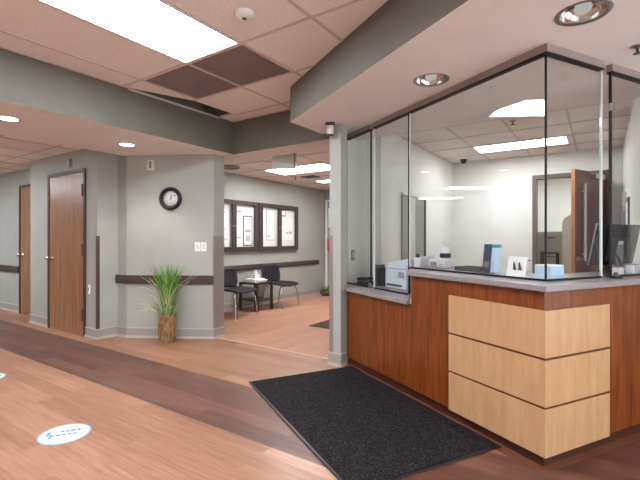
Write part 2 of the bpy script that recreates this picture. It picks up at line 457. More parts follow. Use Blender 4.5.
wall('wall_post', MB().prism([(-2.25, 3.51), (-2.12, 3.51), (-2.12, 3.63), (-2.32, 3.96), (-2.32, 7.3), (-2.45, 7.3), (-2.45, 3.85), (-2.25, 3.60)], 0, 2.56), 'wall', 'green grey wall end standing at the left end of the desk')
wall('wall_office_left', MB().box(-2.322, -2.31, 3.975, 4.4, 0, ZO).box(-2.322, -2.11, 4.4, 7.2, 0, ZO), 'white_wall', 'white left wall inside the office')
mb = MB().box(-2.2, -.84, 7.2, 7.32, 0, ZO).box(.085, .42, 7.2, 7.32, 0, ZO).box(-.84, .085, 7.2, 7.32, 2.2, ZO)
wall('wall_office_back', mb, 'white_wall', 'white back wall of the office with a doorway')
wall('wall_office_right', MB().box(.27, .40, 3.66, 10.4, 0, ZO), 'white_wall', 'white right wall of the office')
wall('wall_back_room_left', MB().box(-2.25, -2.12, 7.3, 10.4, 0, ZO), 'white_wall', 'white left wall of the room beyond the office')
wall('wall_back_room_end', MB().box(-2.2, .4, 10.2, 10.32, 0, ZO), 'white_wall', 'white end wall of the room beyond the office')

# baseboards: vinyl base with a pale shoe
def baseboard(name, pts, off=.012, h=.12, label=''):
    mb = MB()
    for (a, b) in zip(pts, pts[1:]):
        a = Vector(a + (0,)); b = Vector(b + (0,)); d = (b - a); L = d.length; d.normalize(); n = Vector((d.y, -d.x, 0))
        mb.obox((a + b) / 2 + n * off / 2 + UZ * h / 2, d, UZ, n, L / 2 + .008, h / 2, off / 2, 0)
        mb.obox((a + b) / 2 + n * .011 + UZ * .014, d, UZ, n, L / 2 + .012, .014, .011, 1)
        mb.obox((a + b) / 2 + n * .008 + UZ * (h + .004), d, UZ, n, L / 2 + .009, .005, .008, 1)
    return struct(mb.build(name, ['base', 'shoe']), label, 'baseboard')
baseboard('baseboard_hall', [(-12, 3.02), (-8.24, 3.02)], label='baseboard of the far hallway wall')
baseboard('baseboard_door', [(-7.15, 2.76), (-6.55, 2.76)], label='baseboard left of the nearer hallway door')
baseboard('baseboard_clock', [(-5.51, 2.76), (-5.24, 2.76), (-5.24, 3.025), (-5.04, 3.03), (-4.05, 3.60), (-4.05, 3.77)], label='baseboard around the clock wall')
baseboard('baseboard_waiting', [(-5.46, 8.3), (-5.46, 3.8)][::-1], label='baseboard of the waiting area wall')
baseboard('baseboard_post', [(-2.25, 3.60), (-2.25, 3.51), (-2.12, 3.51), (-2.12, 3.575)], label='baseboard around the wall end by the desk')

# chair rails
def rail(name, a, b, z0, z1, label):
    a = Vector(a + (0,)); b = Vector(b + (0,)); d = b - a; L = d.length; d.normalize(); n = Vector((d.y, -d.x, 0))
    mb = MB().obox((a + b) / 2 + n * .014 + UZ * (z0 + z1) / 2, d, UZ, n, L / 2, (z1 - z0) / 2, .014)
    mb.obox((a + b) / 2 + n * .017 + UZ * (z0 + z1) / 2, d, UZ, n, L / 2, (z1 - z0) / 5, .017)
    return struct(mb.build(name, 'rail', bevel=.004), label, 'chair rail')
rail('trim_3', (-12, 3.02), (-8.24, 3.02), .69, .80, 'dark chair rail on the far hallway wall')
rail('trim_6', (-5.24, 3.022), (-5.03, 3.03), .69, .80, 'short dark chair rail piece in the recess left of the clock wall')
rail('trim_4', (-5.05, 3.022), (-4.05, 3.60), .69, .80, 'dark chair rail under the wall clock')
rail('trim_5', (-5.46, 3.8), (-5.46, 8.02), .69, .79, 'dark chair rail behind the waiting chairs')

# corner guards
def guard(mb, c, d1, d2, z0, z1, wd=.045, t=.004, wd2=None):
    w2 = wd2 or wd
    c = Vector(c + (0,)); d1 = Vector(d1 + (0,)); d2 = Vector(d2 + (0,))
    mb.obox(c + d1 * wd / 2 + d2 * -t / 2 + UZ * (z0 + z1) / 2, d1, UZ, d2, wd / 2, (z1 - z0) / 2, t / 2)
    mb.obox(c + d2 * w2 / 2 - d1 * t / 2 + UZ * (z0 + z1) / 2, d2, UZ, d1, w2 / 2, (z1 - z0) / 2, t / 2)
    return mb
tag(guard(MB(), (-5.24, 2.76), (-1, 0), (0, 1), .13, 1.30, .03).build('corner_guard', 'guard_dark', base=(-5.24, 2.76, .13)),
    'brown corner guard strip beside the nearer hallway door', 'corner guard', 'corner guards')
tag(guard(MB(), (-4.05, 3.60), (-C30, -S30), (0, 1), .13, 1.30, .012, .004, .165).build('corner_guard', 'guard', base=(-4.05, 3.60, .13)),
    'metal corner guard on the wall corner right of the clock', 'corner guard', 'corner guards')
tag(guard(MB(), (-2.25, 3.51), (1, 0), (0, 1), .13, 1.30, .04).build('corner_guard', 'guard', base=(-2.25, 3.51, .13)),
    'metal corner guard on the wall end beside the desk and mat', 'corner guard', 'corner guards')

# ---------------------------------------------------------------- doors
def swing_door(name, x0, x1, yw, z, label, wood_k, frame_k, knob_x, hinge_x):
    r = empty(name, ((x0 + x1) / 2, yw, 0), label, 'door', kind='structure')
    f = .045
    mb = MB().box(x0, x0 + f, yw - .022, yw, 0, z).box(x1 - f, x1, yw - .022, yw, 0, z).box(x0 + f, x1 - f, yw - .022, yw, z - f, z)
    mb.build('door_frame', frame_k, r, bevel=.004)
    mb = MB().box(x0 + f + .004, x1 - f - .004, yw - .012, yw - .002, .012, z - f - .004)
    mb.build('door_leaf', wood_k, r)
    k = MB().lathe([(.034, 0), (.034, .008), (.012, .012), (.012, .04), (.03, .052), (.032, .068), (.022, .082), (0, .085)], (knob_x, yw - .011, 1.0), 20, 0, (0, -1, 0))
    k.build('door_knob', 'brass', r)
    for hz in (.28, 1.12, z - .28):
        h = MB().box(hinge_x - .018, hinge_x + .018, yw - .027, yw - .010, hz - .075, hz + .075)
        h.tube([(hinge_x, yw - .028, hz - .08), (hinge_x, yw - .028, hz + .08)], .008, 8)
        h.build('hinge', 'dgrey', r)
    return r
swing_door('door_1', -8.23, -7.25, 3.02, 2.18, 'walnut door with a knob, farthest left along the hallway', 'door', 'dframe', -8.09, -7.30)
swing_door('door_2', -6.55, -5.51, 2.76, 2.18, 'walnut door with a knob, nearer one left of the clock wall', 'door', 'dframe', -6.43, -5.56)

def plate(name, c, d, n, wd, h, t, label, cat, parts):
    r = empty(name, c, label, cat)
    d = Vector(d); n = Vector(n); c = Vector(c)
    MB().obox(c + n * t / 2, d, UZ, n, wd / 2, h / 2, t / 2).build('plate', parts[0], r, bevel=.003)
    for (du, dz, pw, ph, pt, k, nm) in parts[1]:
        MB().obox(c + d * du + UZ * dz + n * (t + pt / 2), d, UZ, n, pw / 2, ph / 2, pt / 2).build(nm, k, r, bevel=.001)
    return r
CW_D = Vector((C30, S30, 0)); CW_N = Vector((S30, -C30, 0))
def cw(t, z): p = Vector((-5.04, 3.03, 0)) + CW_D * t; return (p.x, p.y, z)   # a point on the clock wall
plate('door_sign', (-5.93, 2.76, 2.285), (1, 0, 0), (0, -1, 0), .12, .12, .012, 'small grey sign plate on the wall above the nearer hallway door', 'sign',
      ('mgrey', [(-.028, 0, .028, .09, .004, 'offwhite', 'sign_panel'), (.028, 0, .022, .09, .004, 'dgrey', 'sign_panel')]))
plate('strobe', cw(.33, 2.20), CW_D, CW_N, .09, .13, .03, 'small white alarm strobe high on the wall left of the clock', 'alarm',
      ('offwhite', [(0, .005, .03, .09, .012, 'mgrey', 'lens')]))
for t, lb in ((.935, 'white light switch plate on the clock wall, left one of the pair'), (1.015, 'white light switch plate on the clock wall, right one beside the corner')):
    plate('light_switch', cw(t, 1.165), CW_D, CW_N, .073, .115, .007, lb, 'light switch', ('white', [(0, 0, .03, .062, .005, 'offwhite', 'rocker')]))['group'] = 'switches on the clock wall'
plate('key_reader', (-5.42, 2.76, .62), (1, 0, 0), (0, -1, 0), .035, .12, .015, 'small white wall device low beside the nearer hallway door', 'wall device', ('white', [(0, 0, .02, .03, .003, 'mgrey', 'button')]))

# clock
c = Vector(cw(.585, 1.776))
r = empty('wall_clock', c, 'round black rimmed wall clock with a white dial', 'clock')
MB().lathe([(.144, 0), (.148, .012), (.140, .032), (.122, .038), (.104, .030), (.096, .014)], c, 48, 0, CW_N, cap=False).build('clock_rim', 'black', r)
MB().lathe([(.104, .006), (.104, .012), (0, .0125)], c, 40, 0, CW_N).build('dial', 'paper', r)
mb = MB()
for k in range(60):
    a = 2 * PI * k / 60; dr = CW_D * math.sin(a) + UZ * math.cos(a); tn = CW_D * math.cos(a) - UZ * math.sin(a)
    big = k % 5 == 0
    mb.obox(c + dr * (.085 if big else .092) + CW_N * .0135, dr, tn, CW_N, .010 if big else .004, .0028 if big else .001, .0008)
mb.build('hour_marks', 'dgrey', r)
for ang, L, wd, nm in ((22, .055, .0045, 'hour_hand'), (55, .078, .003, 'minute_hand')):
    a = math.radians(ang); dr = CW_D * math.sin(a) + UZ * math.cos(a); tn = CW_D * math.cos(a) - UZ * math.sin(a)
    MB().obox(c + dr * (L / 2 - .008) + CW_N * .0165, dr, tn, CW_N, L / 2 + .008, wd, .001).build(nm, 'black', r)
MB().lathe([(.099, .022), (.099, .0235), (0, .0236)], c, 40, 0, CW_N).build('clock_glass', 'glass', r)

# ---------------------------------------------------------------- lights
def troffer(name, x0, x1, y0, y1, z, mat, label):
    r = empty(name, ((x0 + x1) / 2, (y0 + y1) / 2, z), label, 'ceiling light', 'fluorescent ceiling panels')
    f = .018
    mb = MB().box(x0, x0 + f, y0, y1, z - .012, z - .001).box(x1 - f, x1, y0, y1, z - .012, z - .001)
    mb.box(x0 + f, x1 - f, y0, y0 + f, z - .012, z - .001).box(x0 + f, x1 - f, y1 - f, y1, z - .012, z - .001)
    mb.build('light_frame', 'offwhite', r)
    MB().box(x0 + f, x1 - f, y0 + f, y1 - f, z - .007, z - .002).build('diffuser', mat, r)
    return r
troffer('ceiling_light', -2.885, -2.25, .99, 2.262, ZC, 'L_lobby', 'large lit ceiling panel beside the dark vents at upper left')
troffer('ceiling_light', -2.885, -2.25, -2.86, -1.59, ZC, 'L_lobby', 'lit ceiling panel in the lobby behind the camera at left')
troffer('ceiling_light', -.31, .325, -1.57, -.31, ZC, 'L_lobby', 'lit ceiling panel in the lobby behind the camera at right')
troffer('ceiling_light', 1.0, 1.62, -1.57, -.31, ZC, 'L_lobby', 'lit ceiling panel nearest the right lobby wall')
troffer('ceiling_light', -7.68, -7.08, .54, 1.75, ZA, 'L_hall', 'lit ceiling panel in the hallway by the doors')
troffer('ceiling_light', -10.0, -9.4, .75, 1.96, ZA, 'L_hall', 'lit ceiling panel at the far end of the hallway')
troffer('ceiling_light', -4.74, -3.53, 5.31, 5.89, ZA, 'L_wait', 'lit ceiling panel in the waiting area behind the hanging sign')
troffer('ceiling_light', -4.75, -3.55, 6.85, 7.15, ZA, 'L_wait', 'lit ceiling panel at the far end of the waiting area')
troffer('ceiling_light', -1.50, -.34, 6.07, 6.55, ZO, 'L_off', 'long lit ceiling panel in the office behind the glass')
troffer('ceiling_light', -1.1, .1, 8.5, 9.1, ZO, 'L_back', 'lit ceiling panel in the room beyond the office door')

def lamp(kind, name, loc, energy, color, **kw):
    d = bpy.data.lights.new(name, kind); d.energy = energy; d.color = color
    for k, v in kw.items(): setattr(d, k, v)
    o = bpy.data.objects.new(name, d); COL.objects.link(o); o.location = loc
    return o
def downlight(x, y, z, rad, label, bulb, power, lens=False):
    r = empty('downlight', (x, y, z), label, 'downlight', 'recessed downlights')
    MB().lathe([(rad * .93, .002), (rad * 1.0, -.001), (rad * 1.14, -.004), (rad * 1.16, -.001), (rad * 1.16, .0)], (x, y, z), 36, cap=False).build('trim_ring', 'steel', r)
    prof = [(rad * .95, .0), (rad * .93, .015), (rad * .86, .035), (rad * .70, .055), (rad * .45, .065)]
    mb = MB(); n = 36
    vs = [(x + a * math.cos(2 * PI * k / n), y + a * math.sin(2 * PI * k / n), z + h) for a, h in prof for k in range(n)]
    fs = [(i * n + k, i * n + n + k, i * n + n + (k + 1) % n, i * n + (k + 1) % n) for i in range(len(prof) - 1) for k in range(n)]
    mb.add(vs, fs, 0, True).add(vs[-n:], [tuple(range(n))], 0)
    mb.build('reflector', 'chrome', r)
    if lens: MB().lathe([(rad * .9, .006), (rad * .6, .001), (0, 0)], (x, y, z), 28, cap=False).build('lens', bulb, r)
    else: MB().lathe([(0, .004), (rad * .30, .008), (rad * .38, .025), (rad * .28, .06)], (x, y, z), 20).build('lamp_bulb', bulb, r)
    lp = lamp('SPOT', 'downlight_beam', (0, 0, -.01), power, (1, .96, .92), spot_size=math.radians(105), spot_blend=.6, shadow_soft_size=.05)
    lp.parent = r
    return r
downlight(*D1, ZR, .11, 'large chrome recessed downlight in the soffit nearest the top right', 'bulb', 7)
downlight(*D2, ZR, .11, 'chrome recessed downlight in the angled soffit above the glass screen', 'bulb', 7)
downlight(*H1, ZS, .083, 'bright recessed downlight in the left soffit, nearer the frame edge', 'bulb_hall', 26, True)
downlight(*H2, ZS, .083, 'bright recessed downlight in the left soffit in front of the clock wall', 'bulb_hall', 30, True)

po = lamp('AREA', 'added_window_portal', (2.53, (WY0 + WY1) / 2, (WZ0 + WZ1) / 2), 1, (1, 1, 1), shape='RECTANGLE', size=WY1 - WY0, size_y=WZ1 - WZ0)  # sampling portals for the added window and doors
po.rotation_euler = (PI / 2, 0, PI / 2); po.data.cycles.is_portal = True
po = lamp('AREA', 'added_doors_portal', (2.53, 2.775, 1.2), 1, (1, 1, 1), shape='RECTANGLE', size=2.1, size_y=2.1)
po.rotation_euler = (PI / 2, 0, PI / 2); po.data.cycles.is_portal = True
# vents
def vent(x0, x1, y0, y1, label):
    r = empty('ceiling_vent', ((x0 + x1) / 2, (y0 + y1) / 2, ZC), label, 'ceiling vent', 'dark return grilles')
    f = .014
    MB().box(x0, x0 + f, y0, y1, ZC - .008, ZC - .001).box(x1 - f, x1, y0, y1, ZC - .008, ZC - .001).box(x0 + f, x1 - f, y0, y0 + f, ZC - .008, ZC - .001).box(x0 + f, x1 - f, y1 - f, y1, ZC - .008, ZC - .001).build('vent_frame', 'vent', r)
    mb = MB().box(x0 + f, x1 - f, y0 + f, y1 - f, ZC - .002, ZC - .0005)
    n = 24
    for k in range(1, n):
        xx = x0 + (x1 - x0) * k / n; yy = y0 + (y1 - y0) * k / n
        mb.box(xx - .0015, xx + .0015, y0 + f, y1 - f, ZC - .006, ZC - .002)
        mb.box(x0 + f, x1 - f, yy - .0015, yy + .0015, ZC - .006, ZC - .002)
    mb.build('grille', 'vent', r)
    return r
vent(-3.505, -2.915, 2.30, 2.89, 'dark square return grille in the ceiling, nearer the left soffit')
vent(-2.862, -2.272, 2.30, 2.89, 'dark square return grille just beyond the large lit panel')

# small ceiling things
r = empty('smoke_detector', (-1.94, 1.985, ZC), 'round white smoke detector on the lobby ceiling', 'smoke detector')
MB().lathe([(.066, 0), (.066, -.010), (.056, -.022), (.03, -.036), (0, -.038)], (-1.94, 1.985, ZC), 28).build('housing', 'white', r)
MB().lathe([(.016, -.034), (.016, -.039), (.010, -.042), (0, -.043)], (-1.94, 1.985, ZC), 20).build('sensor', 'dgrey', r)
def sprinkler(x, y, z, label):
    r = empty('sprinkler', (x, y, z), label, 'sprinkler', 'ceiling sprinklers')
    MB().lathe([(.036, 0), (.036, -.004), (.02, -.012), (0, -.013)], (x, y, z), 20).build('escutcheon', 'steel', r)
    MB().lathe([(.008, -.01), (.008, -.04), (.022, -.042), (.022, -.046), (0, -.047)], (x, y, z), 14).build('deflector', 'dgrey', r)
sprinkler(.184, 3.09, ZR, 'small sprinkler head in the soffit at the right edge')
sprinkler(-4.75, 6.22, ZA, 'small sprinkler head on the waiting area ceiling')
sprinkler(-.80, 5.0, ZO, 'small sprinkler head on the office ceiling behind the glass')
r = empty('dome_camera', (-1.85, 6.95, ZO), 'small black dome camera in the office ceiling corner', 'camera')
MB().lathe([(.055, 0), (.055, -.02), (.05, -.024), (0, -.025)], (-1.85, 6.95, ZO), 20).build('mount', 'dgrey', r)
MB().lathe([(.045, -.024), (.04, -.05), (.024, -.066), (0, -.072)], (-1.85, 6.95, ZO), 20).build('dome', 'black', r)
r = empty('ceiling_diffuser', (-5.05, 4.95, ZA), 'curved air diffuser on the waiting area ceiling', 'air vent')
mb = MB()
for k in range(4): mb.lathe([(.19 - .045 * k, 0), (.183 - .045 * k, -.02 + .003 * k), (.17 - .045 * k, -.018 + .003 * k), (.16 - .045 * k, 0)], (-5.0, 4.75, ZA), 28, cap=False)
mb.build('louvre', 'mgrey', r)
tag(MB().box(-4.65, -4.35, 6.25, 6.45, ZA - .012, ZA - .001).build('ceiling_grille', 'dgrey', base=(-4.5, 6.35, ZA)), 'small dark grille on the far waiting area ceiling', 'air vent')

# security camera at the top of the wall end
cx, cy = -2.20, 3.44
r = empty('security_camera', (cx, cy, ZR), 'silver security camera under the soffit at the wall end', 'camera')
MB().lathe([(.05, 0), (.05, -.012), (.02, -.02), (.016, -.03), (0, -.03)], (cx, cy, ZR), 20).build('mount', 'dgrey', r)
MB().tube([(cx, cy, ZR - .03), (cx, cy, ZR - .115)], .036, 20).build('camera_body', 'lgrey', r)
MB().lathe([(.036, -.115), (.036, -.119), (.02, -.125), (0, -.126)], (cx, cy, ZR), 20).build('lens', 'black', r)

# hanging sign
r = empty('hanging_sign', (-3.14, 4.35, ZA), 'pale grey sign box hanging in front of the waiting area light', 'sign')
sd = Vector((math.cos(math.radians(28)), math.sin(math.radians(28)), 0)); sn = Vector((-sd.y, sd.x, 0))
sc = Vector((-3.43, 4.23, 2.285))
MB().obox(sc, sd, UZ, sn, .145, .105, .03).build('sign_box', 'sage', r, bevel=.004)
MB().obox(sc + sd * .1535, sd, UZ, sn, .012, .11, .034).build('end_cap', 'mgrey', r)
for k in (-.1, .1): MB().tube([sc + sd * k + UZ * .10, sc + sd * k + UZ * .15], .006, 8).build('hanger', 'steel', r)

# ---------------------------------------------------------------- reception desk
e2f, e1r = 2.085, -1.492          # cherry faces
WALLX = .262
def e2_at_wall(e1): return (WALLX - C30 * e1) / S30
c0 = E(-1.5, 2.09)
desk = empty('reception_desk', (c0[0], c0[1], 0), 'angled cherry reception desk with pale maple panels at its corner', 'reception desk')
# carcass pieces
MB().prism([E(-3.644, e2f), E(-2.63, e2f), E(-2.63, e2f + .03), E(-3.66, e2f + .03)], .075, .738).build('low_front', 'desk', desk)
MB().prism([E(-2.63, e2f), E(e1r, e2f), E(e1r, e2_at_wall(e1r)), E(e1r - .03, e2_at_wall(e1r - .03)), E(e1r - .03, e2f + .03), E(-2.66, e2f + .03), E(-2.66, e2f + .03)][:6], .075, .972).build('high_front', 'desk', desk)
MB().prism([E(-2.63, e2f + .005), E(-2.63, e2f + .03), E(-3.03, 2.44), E(-3.055, 2.44)], .77, .97).build('raised_end', 'desk', desk)
for z0, z1 in ((.072, .331), (.345, .596), (.610, .867)):
    p = [E(-2.202, 2.068), E(-1.475, 2.068), E(-1.475, 2.655), E(e1r + .001, 2.655), E(e1r + .001, e2f - .001), E(-2.202, e2f - .001)]
    MB().prism(p, z0, z1).build('maple_panel', 'maple', desk, bevel=.002)
p = [E(-2.21, 2.078), E(-1.484, 2.078), E(-1.484, 2.664), E(e1r + .0005, 2.664), E(e1r + .0005, e2f - .0005), E(-2.21, e2f - .0005)]
MB().prism(p, .076, .863).build('reveal', 'reveal', desk)
o2, o1 = 2.108, -1.515
MB().prism([E(-3.655, o2), E(o1, o2), E(o1, e2_at_wall(o1)), E(o1 - .02, e2_at_wall(o1 - .02)), E(o1 - .02, o2 + .02), E(-3.665, o2 + .02)], 0, .078).build('toe_kick', 'toe', desk)
MB().prism([E(-3.60, 2.028), E(-1.462, 2.028), E(-1.462, e2_at_wall(-1.462)), E(o1, e2_at_wall(o1)), E(o1, o2), E(-3.645, o2)], .0004, .002).build('floor_shoe', 'shoe_w', desk)

hp = [E(-2.63, 2.045), E(-1.452, 2.045), E(-1.452, e2_at_wall(-1.452)), E(-1.95, e2_at_wall(-1.95)), E(-1.95, 2.75), E(-3.055, 2.75), E(-3.055, 2.425)]
c1 = E(-1.46, 2.05)
ht = tag(MB().prism(hp, .972, 1.005).build('high_countertop', 'counter', base=(c1[0], c1[1], .972), bevel=.004), 'grey high countertop wrapping the corner of the reception desk', 'countertop')
lp_ = [(-2.115, 3.505), E(-2.645, 2.045), E(-2.645, 2.09), E(-3.42, 2.80), (-2.105, 4.30)]
lp_ = [E(-3.63, 2.045), E(-2.635, 2.045), E(-2.66, 2.09), E(-3.07, 2.44), E(-3.07, 2.95), (-1.35, 4.39), (-2.30, 4.39), (-2.30, 3.97), (-2.115, 3.645)]
tag(MB().prism(lp_, .740, .773).build('low_countertop', 'counter', base=E(-2.65, 2.05) + (.74,), bevel=.004), 'lower grey countertop between the wall end and the raised desk top', 'countertop')

# ---------------------------------------------------------------- glass screen
G2, G1 = 2.268, -1.612
ZT, ZG = 2.345, 1.005
gc = E(G1, G2)
scr = empty('glass_screen', (gc[0], gc[1], ZG), 'tall clear glass screen wrapping above the reception desk', 'glass screen')
def pane_a(a, b, z0, label=None):
    o = MB().obox(E3((a + b) / 2, G2, (z0 + ZT) / 2), E1, UZ, E2, (b - a) / 2, (ZT - z0) / 2 + .002, .005).build('pane', 'glass', scr); return o
def pane_b(a, b, z0):
    o = MB().obox(E3(G1, (a + b) / 2, (z0 + ZT) / 2), E2, UZ, E1, (b - a) / 2, (ZT - z0) / 2 + .002, .005).build('pane', 'glass', scr); return o
L0, L1a, L1b, L2 = -3.962, -3.49, -3.427, -2.89
pane_a(L0, L1a, .785); pane_a(L1b, L2 - .004, .785); pane_a(L2 + .004, G1, ZG + .012)
R1, R2 = 2.797, 2.905
REND = e2_at_wall(G1) - .005
pane_b(G2 + .006, R1, ZG + .012); pane_b(R2, REND, ZG + .012)
def strip_a(e1, z0, wd, mat, dn=.0, nm='seal'):
    MB().obox(E3(e1, G2 + dn, (z0 + ZT) / 2), E1, UZ, E2, wd / 2, (ZT - z0) / 2, .0065).build(nm, mat, scr)
def strip_b(e2, z0, wd, mat, nm='seal'):
    MB().obox(E3(G1, e2, (z0 + ZT) / 2), E2, UZ, E1, wd / 2, (ZT - z0) / 2, .0065).build(nm, mat, scr)
strip_a(L1a, .785, .012, 'gasket'); strip_a(L1b - .004, .785, .01, 'glass_edge', nm='polished_edge')
strip_a(L2, .785, .013, 'gasket'); strip_a(L2 + .012, ZG + .01, .005, 'glass_edge', nm='polished_edge')
strip_a(G1 - .003, ZG + .01, .007, 'gasket')
strip_b(R1 + .006, ZG + .01, .010, 'glass_edge', nm='polished_edge'); strip_b(R2, ZG + .01, .014, 'gasket')
# header channel and bottom channel
def hdr(a, b, kind):
    if kind == 'a':
        MB().obox(E3((a + b) / 2, G2, (ZT + ZR) / 2 + .003), E1, UZ, E2, (b - a) / 2, (ZR - ZT) / 2 - .003, .018).build('header_channel', 'channel', scr)
        MB().obox(E3((a + b) / 2, G2, ZT + .002), E1, UZ, E2, (b - a) / 2, .006, .0185).build('header_gasket', 'gasket', scr)
    else:
        MB().obox(E3(G1, (a + b) / 2, (ZT + ZR) / 2 + .003), E2, UZ, E1, (b - a) / 2, (ZR - ZT) / 2 - .003, .018).build('header_channel', 'channel', scr)
        MB().obox(E3(G1, (a + b) / 2, ZT + .002), E2, UZ, E1, (b - a) / 2, .006, .0185).build('header_gasket', 'gasket', scr)
hdr(L0 + .015, L1a + .006, 'a'); hdr(L1b - .008, G1 + .018, 'a'); hdr(G2 + .019, R1 + .01, 'b'); hdr(R2 - .007, REND, 'b')
def btm(a, b, kind, z):
    if kind == 'a': MB().obox(E3((a + b) / 2, G2, z + .006), E1, UZ, E2, (b - a) / 2, .006, .008).build('bottom_channel', 'gasket', scr)
    else: MB().obox(E3(G1, (a + b) / 2, z + .006), E2, UZ, E1, (b - a) / 2, .006, .008).build('bottom_channel', 'gasket', scr)
btm(L0, L1a, 'a', .774); btm(L1b, L2 - .02, 'a', .774); btm(L2 + .01, G1, 'a', ZG + .001); btm(G2, R1, 'b', ZG + .001); btm(R2, REND, 'b', ZG + .001)
# small glass clips
MB().obox(E3(L1a, G2 - .01, .80), E1, UZ, E2, .018, .022, .012).build('glass_clip', 'steel', scr)
MB().obox(E3(G1 + .01, R2 + .0, 2.12), E2, UZ, E1, .012, .025, .012).build('glass_clip', 'steel', scr)

# ---------------------------------------------------------------- desk-top things
def rbox(mb, e1, e2, z0, w1, w2, h, mi=0, ang=0):
    a = E1 * math.cos(ang) + E2 * math.sin(ang); b = -E1 * math.sin(ang) + E2 * math.cos(ang)
    return mb.obox(E3(e1, e2, z0 + h / 2), a, b, UZ, w1 / 2, w2 / 2, h / 2, mi)
# printer
pe1, pe2, pz = -3.30, 2.60, .774
r = empty('printer', E3(pe1, pe2, pz), 'pale blue white printer on the low countertop behind the glass', 'printer')
rbox(MB(), pe1, pe2, pz, .34, .36, .22).build('printer_body', 'printer', r, bevel=.015)
mb = MB()
a = [E3(pe1 - .165, pe2 - .165, pz + .222), E3(pe1 + .165, pe2 - .165, pz + .222), E3(pe1 + .165, pe2 + .17, pz + .222), E3(pe1 - .165, pe2 + .17, pz + .222)]
b = [E3(pe1 - .165, pe2 - .15, pz + .245), E3(pe1 + .165, pe2 - .15, pz + .29), E3(pe1 + .165, pe2 + .17, pz + .33), E3(pe1 - .165, pe2 + .17, pz + .29)]
mb.add(a + b, [(0, 3, 2, 1), (4, 5, 6, 7), (0, 1, 5, 4), (1, 2, 6, 5), (2, 3, 7, 6), (3, 0, 4, 7)])
mb.build('scanner_lid', 'printer', r, bevel=.008)
rbox(MB(), pe1 - .01, pe2 - .181, pz + .03, .24, .012, .018).build('paper_slot', 'dgrey', r)
rbox(MB(), pe1 + .10, pe2 - .183, pz + .12, .09, .008, .05).build('control_panel', 'printer_grey', r)
rbox(MB(), pe1, pe2 - .182, pz + .195, .33, .006, .008).build('lid_seam', 'printer_grey', r)
# black desk organiser and phone left of the printer
r = empty('pen_organizer', E3(-3.615, 2.46, pz), 'tall narrow black desk organiser left of the printer', 'organiser')
rbox(MB(), -3.615, 2.46, pz, .05, .12, .19).build('organizer_body', 'black', r, bevel=.004)
rbox(MB(), -3.615, 2.46, pz + .19, .03, .10, .03).build('divider', 'dgrey', r)
r = empty('desk_phone', E3(-3.76, 2.40, pz), 'low black desk phone behind the leftmost glass pane', 'phone')
mb = MB(); rbox(mb, -3.76, 2.40, pz, .18, .17, .035); mb.build('phone_base', 'black', r, bevel=.008)
rbox(MB(), -3.815, 2.40, pz + .04, .045, .19, .035).build('handset', 'black', r, bevel=.012)
rbox(MB(), -3.73, 2.39, pz + .035, .08, .10, .006).build('keypad', 'dgrey', r)
# bottle with a black cap on the raised counter's left end
bx = E3(-3.005, 2.455, 1.0055)
r = empty('lotion_bottle', bx, 'small pale bottle with a black cap at the left end of the high counter', 'bottle')
MB().lathe([(.030, 0), (.033, .01), (.033, .06), (.022, .08), (.012, .088)], bx, 20).build('bottle', 'lgrey', r)
MB().lathe([(.016, .085), (.016, .118), (0, .12)], bx, 16).build('cap', 'black', r)
# grey box with hand sanitizer on it
b1, b2 = -2.85, 2.60
r = empty('card_printer', E3(b1, b2, 1.0055), 'lilac grey box shaped device on the high counter at left', 'office device')
rbox(MB(), b1, b2, 1.0055, .20, .13, .075).build('device_body', 'lgrey', r, bevel=.012)
rbox(MB(), b1 - .03, b2 - .068, 1.02, .07, .01, .035).build('front_panel', 'mgrey', r)
MB().lathe([(.018, 0), (.018, .004), (0, .005)], E3(b1 + .06, b2 - .066, 1.045), 16, 0, -E2).build('dial_button', 'offwhite', r)
bx = E3(b1 + .02, b2 + .02, 1.081)
r = empty('sanitizer_bottle', bx, 'clear grey pump bottle with a dark label standing on the lilac grey device', 'bottle')
MB().lathe([(.042, 0), (.046, .008), (.046, .085), (.030, .105), (.014, .112)], bx, 22).build('bottle', 'lgrey', r)
MB().lathe([(.0465, .012), (.0468, .014), (.0468, .05), (.0465, .052)], bx, 22).build('bottle_label', 'black', r)
mb = MB().lathe([(.016, .11), (.016, .13), (.005, .132), (.005, .15), (0, .15)], bx, 14)
bv = Vector(bx); mb.tube([bv + UZ * .148, bv + UZ * .150 - E1 * .04], .006, 8); mb.build('pump', 'offwhite', r)
# flat tray
r = empty('letter_tray', E3(-2.40, 2.52, 1.0055), 'low dark grey tray lying on the high counter left of the brochures', 'tray')
mb = MB(); rbox(mb, -2.40, 2.52, 1.0055, .26, .16, .008); mb.build('tray_base', 'dgrey', r)
mb = MB(); rbox(mb, -2.40, 2.443, 1.0135, .26, .008, .026); rbox(mb, -2.40, 2.597, 1.0135, .26, .008, .026); rbox(mb, -2.526, 2.52, 1.0135, .008, .146, .026); rbox(mb, -2.274, 2.52, 1.0135, .008, .146, .026)
mb.build('tray_rim', 'dgrey', r)
rbox(MB(), -2.40, 2.52, 1.0135, .22, .13, .010).build('paper', 'mgrey', r)
